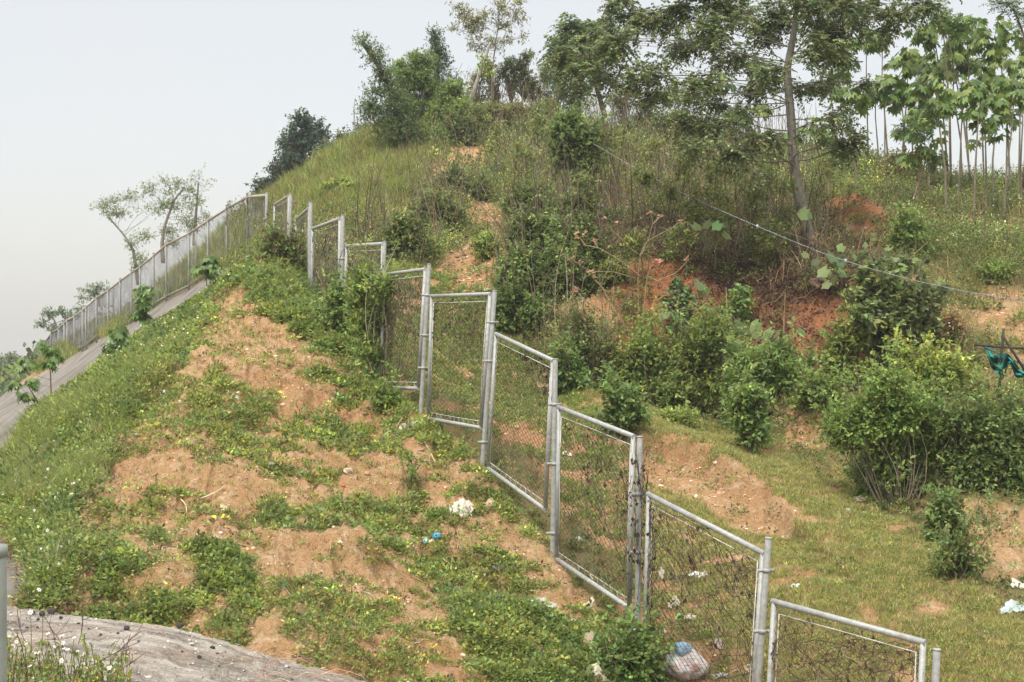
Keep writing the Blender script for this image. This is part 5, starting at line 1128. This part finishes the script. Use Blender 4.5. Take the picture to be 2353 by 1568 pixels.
def lump(name, label, cat, u, v, wpx, hpx, col, mat, crumple=.35, group=None, d=None, seed=None, col2=None, flat=1, loc=None, freq=2.2):
    b = np.array(hit(u, v)[:]) if loc is None else np.array(loc); 
    if d: b = P(u, v, d)
    s = b[1]/F; rx, rz = wpx*s/2, hpx*s/2
    sd_ = rng.integers(1, 999); q = SV*1.0
    n_ = fbm(q[:, 0]*freq+q[:, 2]*1.3+9, q[:, 1]*freq-q[:, 2]*1.7+5, sd_, 4)-.5
    n2_ = np.abs(fbm(q[:, 0]*freq*1.8+q[:, 2]*2+3, q[:, 1]*freq*1.8+q[:, 2]*2.4, sd_+9, 3)-.5)
    q = q*(1+n_*crumple*2.2-n2_*crumple*1.4)[:, None]
    V = q*[rx, rx*.8, rz*flat]+[0, 0, rz*flat*.7]
    c = np.tile(np.array(col, float), (len(V), 1))
    if col2 is not None: k = fbm(q[:, 0]*2, q[:, 2]*2+q[:, 1], sd_+3, 2) > .55; c[k] = col2
    m = MB(); m.add(V+b, SF, c); o = m.build(name, mat, None, b); return tag(o, label, cat, group)
def rag(name, label, cat, u, v, wpx, hpx, col, group=None, seed=0, tilt=.5, col2=None, d=None):
    """a torn, folded film of plastic or paper with real thickness, draped on the ground"""
    b = np.array(hit(u, v+hpx*.4)[:]); s = b[1]/F; n_ = 26; w = wpx*s; h = hpx*s*1.3
    g = np.linspace(-1, 1, n_); a, bb = np.meshgrid(g, g); sd_ = int(rng.integers(1, 999))
    r = .55+1.5*(fbm(np.cos(np.arctan2(bb, a))*1.4+5, np.sin(np.arctan2(bb, a))*1.4+5, sd_, 4)-.35)
    mx_ = np.maximum(np.abs(a), np.abs(bb))+1e-6; rad = np.hypot(a, bb)
    X = a/np.maximum(rad, 1e-6)*mx_*r*w*.72; Y = bb/np.maximum(rad, 1e-6)*mx_*r*h*.72
    fold = (fbm(a*1.6+3, bb*1.6, sd_+2, 4)-.42)*w*.32+np.abs(fbm(a*3.4, bb*3.4+8, sd_+4, 3)-.5)*w*.34
    Z = np.clip(fold, .002, 9)
    yy = b[1]-.0*Y+Y*(1-tilt); xx = b[0]+X
    V = np.stack([xx, yy, ground(xx, yy)+Z*.8+np.clip(Y*tilt+h*.3*tilt, 0, 9)+.012], -1).reshape(-1, 3)
    V2 = V-[0, 0, .004]; i = np.arange(n_*n_).reshape(n_, n_); f = np.stack([i[:-1, :-1], i[:-1, 1:], i[1:, 1:], i[1:, :-1]], -1).reshape(-1, 4)
    c = np.tile(np.array(col, float), (len(V), 1)); 
    if col2 is not None: k = (fbm(a*2, bb*2, sd_+6, 2) > .56).ravel(); c[k] = col2
    rim = np.concatenate([i[0, :], i[1:, -1], i[-1, -2::-1], i[-2:0:-1, 0]]); rr = np.roll(rim, -1); nn = len(V)
    fr = np.stack([rim, rr, rr+nn, rim+nn], -1)
    m = MB(); m.add(np.vstack([V, V2]), np.vstack([f, f[:, ::-1]+nn, fr]), np.vstack([c, c])); o = m.build(name, PLA, None, b); return tag(o, label, cat, group)
W_ = (.74, .72, .66); TAN = (.52, .42, .30)
LG = 'litter scattered round the fence'
rag('plastic_bag', 'large torn translucent white bag spread on the mound beside the tan scrap', 'plastic bag', 1055, 1172, 44, 34, (.62, .58, .50), LG)
rag('cloth_scrap', 'crumpled tan scrap just right of the large torn white bag', 'litter', 1119, 1168, 24, 26, (.46, .31, .19), LG, tilt=.6)
lump('plastic_ball', 'small pale tan lump of plastic left of the tall weed on the mound', 'litter', 800, 1092, 22, 18, (.55, .44, .30), PLA, .3, LG)
lump('bottle_cap', 'tiny orange cap on the soil below the pale tan lump', 'litter', 790, 1122, 9, 7, (.6, .12, .04), PLA, .1, LG)
rag('plastic_wrapper', 'white and grey wrapper strips on bare soil near the fence foot', 'litter', 928, 985, 42, 24, (.60, .52, .46), LG, tilt=.2, col2=(.3, .24, .2))
lump('snack_packet', 'bright blue crumpled packet half sunk in weeds', 'litter', 1003, 1248, 18, 20, (.06, .38, .60), PLA, .4, LG)
lump('snack_packet', 'small turquoise crumpled packet beside the bright blue one', 'litter', 980, 1252, 14, 16, (.20, .58, .56), PLA, .4, LG, col2=W_)
lump('paper_ball', 'cream paper ball between the blue and turquoise packets', 'litter', 991, 1258, 12, 14, (.66, .52, .30), PLA, .4, LG)
rag('plastic_wrapper', 'white and violet wrapper in the weeds below the blue packet', 'litter', 1148, 1306, 24, 14, (.66, .66, .74), LG, tilt=.4, col2=(.16, .16, .45))
rag('plastic_film', 'clear grey plastic film in lush weeds left of the big panel corner', 'litter', 1250, 1385, 46, 24, (.50, .50, .45), LG, tilt=.3)
rag('paper_scrap', 'pale cream paper scrap under the bottom rail of the middle panel', 'litter', 1347, 1393, 26, 14, (.70, .64, .50), LG, tilt=.3)
lump('bottle_cap', 'white and blue cup lid near the sticks by the fence foot', 'litter', 1318, 1432, 16, 8, (.62, .66, .74), PLA, .15, LG)
rag('paper_scrap', 'curled tan wrapper above the big pale plastic sheets', 'litter', 1303, 1460, 30, 14, (.62, .50, .34), LG, tilt=.3)
rag('plastic_sheet', 'pointed piece of pale tan plastic standing up near the fence', 'litter', 1357, 1490, 28, 36, (.66, .55, .40), LG, tilt=.9)
rag('plastic_sheet', 'long folded tan plastic sheet with red stripe at the fence foot', 'litter', 1320, 1515, 60, 26, (.64, .50, .36), LG, tilt=.4, col2=(.60, .32, .22))
rag('plastic_sheet', 'dirty white plastic sheet in the lowest heap of litter', 'litter', 1370, 1548, 40, 24, (.60, .54, .42), LG, tilt=.5)
rag('plastic_sheet', 'brownish plastic sheet at the bottom edge left of the dirty white one', 'litter', 1310, 1548, 50, 18, (.50, .38, .26), LG, tilt=.3)
rag('paper_scrap', 'small white scrap on the sandy crest of the mound', 'litter', 375, 905, 14, 10, W_, LG, tilt=.4)
rag('paper_scrap', 'small white scrap among weeds right of the sandy crest', 'litter', 540, 912, 16, 12, (.66, .68, .60), LG, tilt=.4)
lump('plastic_bag', 'small blue-grey knotted bag at the foot of the sandy hump', 'plastic bag', 622, 1080, 18, 9, (.60, .62, .66), PLA, .3, LG)
rag('plastic_film', 'pale yellowish film lying below the sandy hump', 'litter', 520, 1172, 28, 16, (.55, .50, .30), LG, tilt=.4)
lump('paper_ball', 'little white paper ball on the bare ledge of the mound', 'litter', 507, 1232, 10, 8, W_, PLA, .3, LG)
# behind the mesh
bagb = np.array(hit(1572, 1555)[:])
g_ = thing('rubbish_bag', 'clear knotted bag of coloured rubbish lying behind the lower right panel', 'rubbish bag', bagb)
def lumpc(name, off, r3, col, col2, parent):
    q = SV*(1+(fbm(SV[:, 0]*2.4+SV[:, 2]+off[0]*9, SV[:, 1]*2.4-SV[:, 2]*1.3, 55, 4)-.5)*.7)[:, None]
    c = np.tile(np.array(col, float), (len(q), 1)); k = fbm(q[:, 0]*26+off[0]*7, q[:, 2]*22+q[:, 1]*9, 77, 3); c[k > .56] = col2; c[k < .36] = (.55, .60, .62)
    q = q*np.stack([1-.38*q[:, 2], 1-.38*q[:, 2], 1+0*q[:, 2]], -1) if name == 'bag' else q
    m = MB(); m.add(q*r3+np.array(off)+bagb, SF, c); m.build(name, PLA, parent)
lumpc('bag', (0, 0, .13), (.20, .16, .15), (.74, .73, .71), (.62, .40, .38), g_)
lumpc('bag_top', (-.03, -.02, .27), (.085, .08, .07), (.16, .42, .68), (.45, .62, .72), g_)
lumpc('packet', (-.10, -.08, .15), (.07, .05, .05), (.25, .60, .50), (.7, .7, .65), g_)
lumpc('packet', (.08, -.09, .12), (.06, .05, .06), (.72, .40, .36), (.72, .66, .62), g_)
rag('plastic_wrapper', 'silver crumpled wrapper right of the rubbish bag', 'litter', 1655, 1556, 34, 16, (.52, .50, .48), LG, tilt=.3, col2=(.2, .19, .18))
rag('paper_scrap', 'tan paper scrap near the base of the lower right post', 'litter', 1705, 1545, 34, 14, (.56, .40, .26), LG, tilt=.2)
rag('plastic_sheet', 'white torn sheet seen through the lower right panel', 'litter', 1603, 1330, 38, 18, (.72, .74, .72), LG, tilt=.5)
rag('rubber_strip', 'black rubber strip lying left of the white torn sheet', 'litter', 1560, 1333, 34, 12, (.02, .02, .02), LG, tilt=.2)
rag('paper_scrap', 'narrow standing pale scrap left of the black rubber strip', 'litter', 1520, 1325, 14, 28, (.62, .56, .46), LG, tilt=.9)
rag('paper_scrap', 'pale crumpled paper leaning behind the lower right panel', 'litter', 1550, 1388, 20, 22, (.64, .56, .44), LG, tilt=.8)
rag('paper_scrap', 'row of broken pale paper in the middle of the lower right panel', 'litter', 1575, 1420, 36, 12, (.66, .60, .50), LG, tilt=.4)
rag('plastic_wrapper', 'cream and yellow wrapper near the left side of the lower right panel', 'litter', 1510, 1455, 34, 12, (.66, .58, .40), LG, tilt=.4)
rag('plastic_film', 'greyish film upright near the right side of the lower right panel', 'litter', 1655, 1485, 18, 22, (.50, .44, .38), LG, tilt=.8)
rag('paper_scrap', 'small bright white scrap high in the lower right panel', 'litter', 1637, 1258, 12, 6, (.8, .8, .8), LG, tilt=.3)
lump('paper_ball', 'round white paper cup behind the big middle panel', 'litter', 1330, 1246, 17, 16, (.74, .72, .68), PLA, .18, LG)
rag('paper_scrap', 'small white scrap on the path above the white cup', 'litter', 1302, 1044, 18, 8, W_, LG, tilt=.3)
rag('plastic_film', 'bluish translucent film at the top of the big middle panel', 'litter', 1388, 990, 34, 22, (.48, .60, .60), LG, tilt=.6)
rag('paper_scrap', 'white curled scrap on the lawn right of the tall lower post', 'litter', 1826, 1350, 20, 9, (.78, .78, .74), LG, tilt=.4)
lump('boulder', 'pinkish grey stone at the edge of the lawn below the sandy heap', 'stone', 1977, 1160, 34, 14, (.50, .40, .34), STONE, .3, None)
lump('boulder', 'small flat grey-green stone in the grass under the big thicket', 'stone', 1945, 1178, 22, 10, (.36, .38, .28), STONE, .3, None)
lump('boulder', 'big brown boulder embedded under the terrace edge', 'stone', 1890, 668, 56, 34, (.17, .11, .075), STONE, .5, None)
lump('boulder', 'pale stone on the orange soil at the foot of the tall tree', 'stone', 1893, 490, 14, 10, (.48, .38, .28), STONE, .3, None)
lump('boulder', 'grey stone poking from the eroded mound at the lower right', 'stone', 2225, 1285, 26, 14, (.34, .32, .30), STONE, .3, None)
lump('boulder', 'pale block at the top of the sandy heap', 'stone', 1848, 922, 20, 12, (.60, .50, .40), STONE, .3, None)
rag('plastic_bag', 'crumpled white bag at the right edge of the lawn', 'plastic bag', 2345, 1347, 34, 24, (.70, .68, .56), LG, tilt=.6)
rag('plastic_sheet', 'bluish plastic sheet on the grass at the right edge', 'litter', 2328, 1396, 56, 22, (.50, .60, .60), LG, tilt=.35)
# stones on the grey rock
for i, (u, v, w, lab) in enumerate([(75,1412,10,'dark pebble on the left end of the grey rock'),(97,1416,14,'pair of dark rounded stones on the left end of the grey rock'),(118,1412,20,'largest dark stone near the left end of the grey rock'),(292,1450,15,'dark stone in the middle of the grey rock'),(416,1440,17,'dark stone at the crest of the grey rock'),
      (458,1514,10,'small dark stone low on the grey rock near its right side'),(270,1460,7,'tiny dark pebble beside the middle dark stone'),(318,1476,6,'tiny pebble on the lower middle of the grey rock'),(140,1422,9,'small dark pebble right of the largest dark stone'),(88,1428,8,'small dark pebble below the pair of stones')]):
    # first rock point under this sight line
    uu = U0+F*XX/YY; vv_ = V0-F*ZZ/YY; k_ = np.argmin((uu-u)**2+(vv_-v)**2); loc = (XX.ravel()[k_], YY.ravel()[k_], ZZ.ravel()[k_]+.006)
    lump('dark_stone', lab, 'stone', u, v, w, w*.75, (.055, .05, .05), STONE, .3, 'dark stones on the grey rock', loc=loc)
mb = MB(); n_ = 2600; kk = rng.choice(XX.size, n_, p=(YY.ravel()**2)/np.sum(YY**2)); c = np.stack([XX.ravel()[kk], YY.ravel()[kk], ZZ.ravel()[kk]+.002], -1)+rnd(n_)*[.01, .01, 0]
r = np.minimum(rng.lognormal(-5.3, .5, n_), .02); V = IV[None]*np.stack([r, r, r*.7], -1)[:, None]*(1+rng.normal(0, .2, (n_, len(IV), 1)))+c[:, None]
mb.add(V.reshape(-1, 3), (np.arange(n_)[:, None, None]*len(IV)+IF[None]).reshape(-1, 3), np.repeat(tone(n_, (.42, .38, .33), .3, .05, (.08, .07, .065), .22), len(IV), 0))
stuff('gravel', mb, PEB, '')
mb = MB(); kk = rng.choice(np.nonzero((XX.ravel() > -1.9) & (YY.ravel() > 8.2))[0], 420); c = np.stack([XX.ravel()[kk], YY.ravel()[kk], ZZ.ravel()[kk]], -1)
for p in c:
    d_ = unit(rnd(1)[0]*[1, 1, .25]+[.4, 0, 0])*rng.uniform(.06, .28); mb.tube([p+[0, 0, .006], p+d_*.5+[0, 0, .03], p+d_], rng.uniform(.001, .0022), 3, tone(1, (.36, .27, .19), .25)[0], False)
stuff('dry_straw', mb, BARK, '')
# sticks and dry stalks lying on the mound
STK = [(460,1160,512,1128,'longest pale stalk lying on the lower left of the mound'),(470,1378,540,1325,'long pale cane among the weeds left of the bottom centre'),(835,1372,862,1385,'short pale root on the bare soil near the bottom'),(1010,1290,1060,1320,'bent stalk below the torn white bag'),
 (905,1010,925,965,'stalk leaning near the plastic strips'),(785,800,812,835,'pale stick on the upper mound near the fence shrub'),(745,770,790,800,'second pale stick higher up the mound'),(495,765,520,755,'pale stick on the crest of the mound'),(560,1015,575,1035,'small stick in the middle of the mound'),
 (1355,1330,1395,1370,'pale stick under the bottom rail of the middle panel'),(1285,1440,1330,1480,'thin pale stalk above the plastic sheets'),(1395,1475,1410,1500,'short stick close to the fence foot'),(640,1065,660,1085,'short stick right of the sandy hump'),(415,1160,428,1185,'curved white root on the sandy slope'),
 (580,1440,620,1400,'slanting cane near the bottom of the mound'),(632,1300,634,1330,'upright pale stub below the reddish patch'),(585,1395,587,1430,'upright cane stub beside the slanting cane'),(820,1500,826,1540,'upright dry stalk near the bottom centre'),(1000,870,1012,905,'pale stick against the foot of the level panel'),
 (925,885,935,800,'tall dry stick leaning on the covered panel'),(1005,955,1012,900,'dry stick at the base of the level-topped panel'),(975,1030,1000,1075,'curved stalk right of the plastic strips')]
for u0_, v0_, u1_, v1_, lab in STK:
    a = np.array(hit(u0_, v0_)[:]); b = np.array(hit(u1_, v1_)[:]); 
    if abs(a[1]-b[1]) > 1.2 or 'upright' in lab or 'leaning' in lab: b = P(u1_, v1_, a[1])
    q = bez(a+[0, 0, .03], b+[0, 0, .03], .10, 7); m = MB(); m.tube(q, np.linspace(.009, .005, 7), 5, tone(1, (.50, .38, .25), .15)[0])
    m.tube([q[3], q[3]+rnd(1)[0]*.06], .004, 4, (.42, .31, .2)); o = m.build('dry_stalk', BARK, None, a); tag(o, lab, 'stick', 'dry stalks lying on the mound')
mb = MB()
c, k = pick(nearmask*(1-verge*.8)+.25*path, 900, powr=1.5, hi=33)
for p in c:
    d_ = unit(rnd(1)[0]*[1, 1, .15]); L_ = rng.uniform(.05, .22); e = p+d_*L_; e[2] = ground(e[0], e[1])+.015
    mb.tube([p+[0, 0, .012], (p+e)/2+rnd(1)[0]*.012+[0, 0, .02], e], rng.uniform(.0022, .0045), 3, tone(1, (.42, .31, .20), .3)[0], False)
stuff('straw_litter', mb, BARK, '')
# torn green net and crossed poles at the right edge
nb = P(2305, 870, 23.2); net = thing('green_net', 'torn teal shade net hanging at the right edge of the hillside', 'net', nb)
n_ = 44; a, b = np.meshgrid(np.linspace(0, 1, n_), np.linspace(0, 1, n_))
uu = 2266+a*95; top = 795+a*55+10*np.sin(a*9); hh_ = 16+36*np.exp(-((a-.35)/.14)**2)+14*np.sin(a*11)**2
vv_ = top+b*hh_; dd = 23.3+.22*np.sin(a*25+b*4)+.12*np.sin(b*14+a*9)-.25*b
V = np.stack([(uu-U0)/F*dd, dd, (V0-vv_)/F*dd], -1); m = MB()
for i in range(0, n_): m.tube(V[i], .0045, 3, (.012, .20, .16), False); m.tube(V[:, i], .0045, 3, (.012, .22, .17), False)
m.build('mesh', WIRE, net)
m = MB(); m.tube([P(2262,797,23.3), P(2300,815,23.3), P(2372,848,23.3)], .012, 5, (.02, .16, .13)); m.build('edge_rope', WIRE, net)
for lab, q in [('dark pole leaning left at the right edge by the net', [(2296,895),(2300,830),(2306,755)]),('dark pole slanting right across the green net', [(2303,770),(2335,820),(2372,878)]),('thin horizontal pole tied above the green net', [(2240,792),(2300,798),(2372,802)])]:
    m = MB(); m.tube([P(u, v, 23.15) for u, v in q], .022, 6, (.06, .05, .045)); o = m.build('pole', BARK, None, P(*q[0], 23.15)); tag(o, lab, 'pole', 'poles holding the green net')
# ------------------------------------------------------------ pale humid air round the hill
m, nt, o_ = newmat('haze'); vp = N(nt, 'ShaderNodeVolumePrincipled'); vp.inputs['Density'].default_value = .0006
vp.inputs['Color'].default_value = (.86, .90, .94, 1); nt.links.new(vp.outputs[0], o_.inputs['Volume'])
mb = MB(); mb.box((0, 128, 0), (150, 150, 39)); hz = mb.build('haze', m); hz['kind'] = 'stuff'
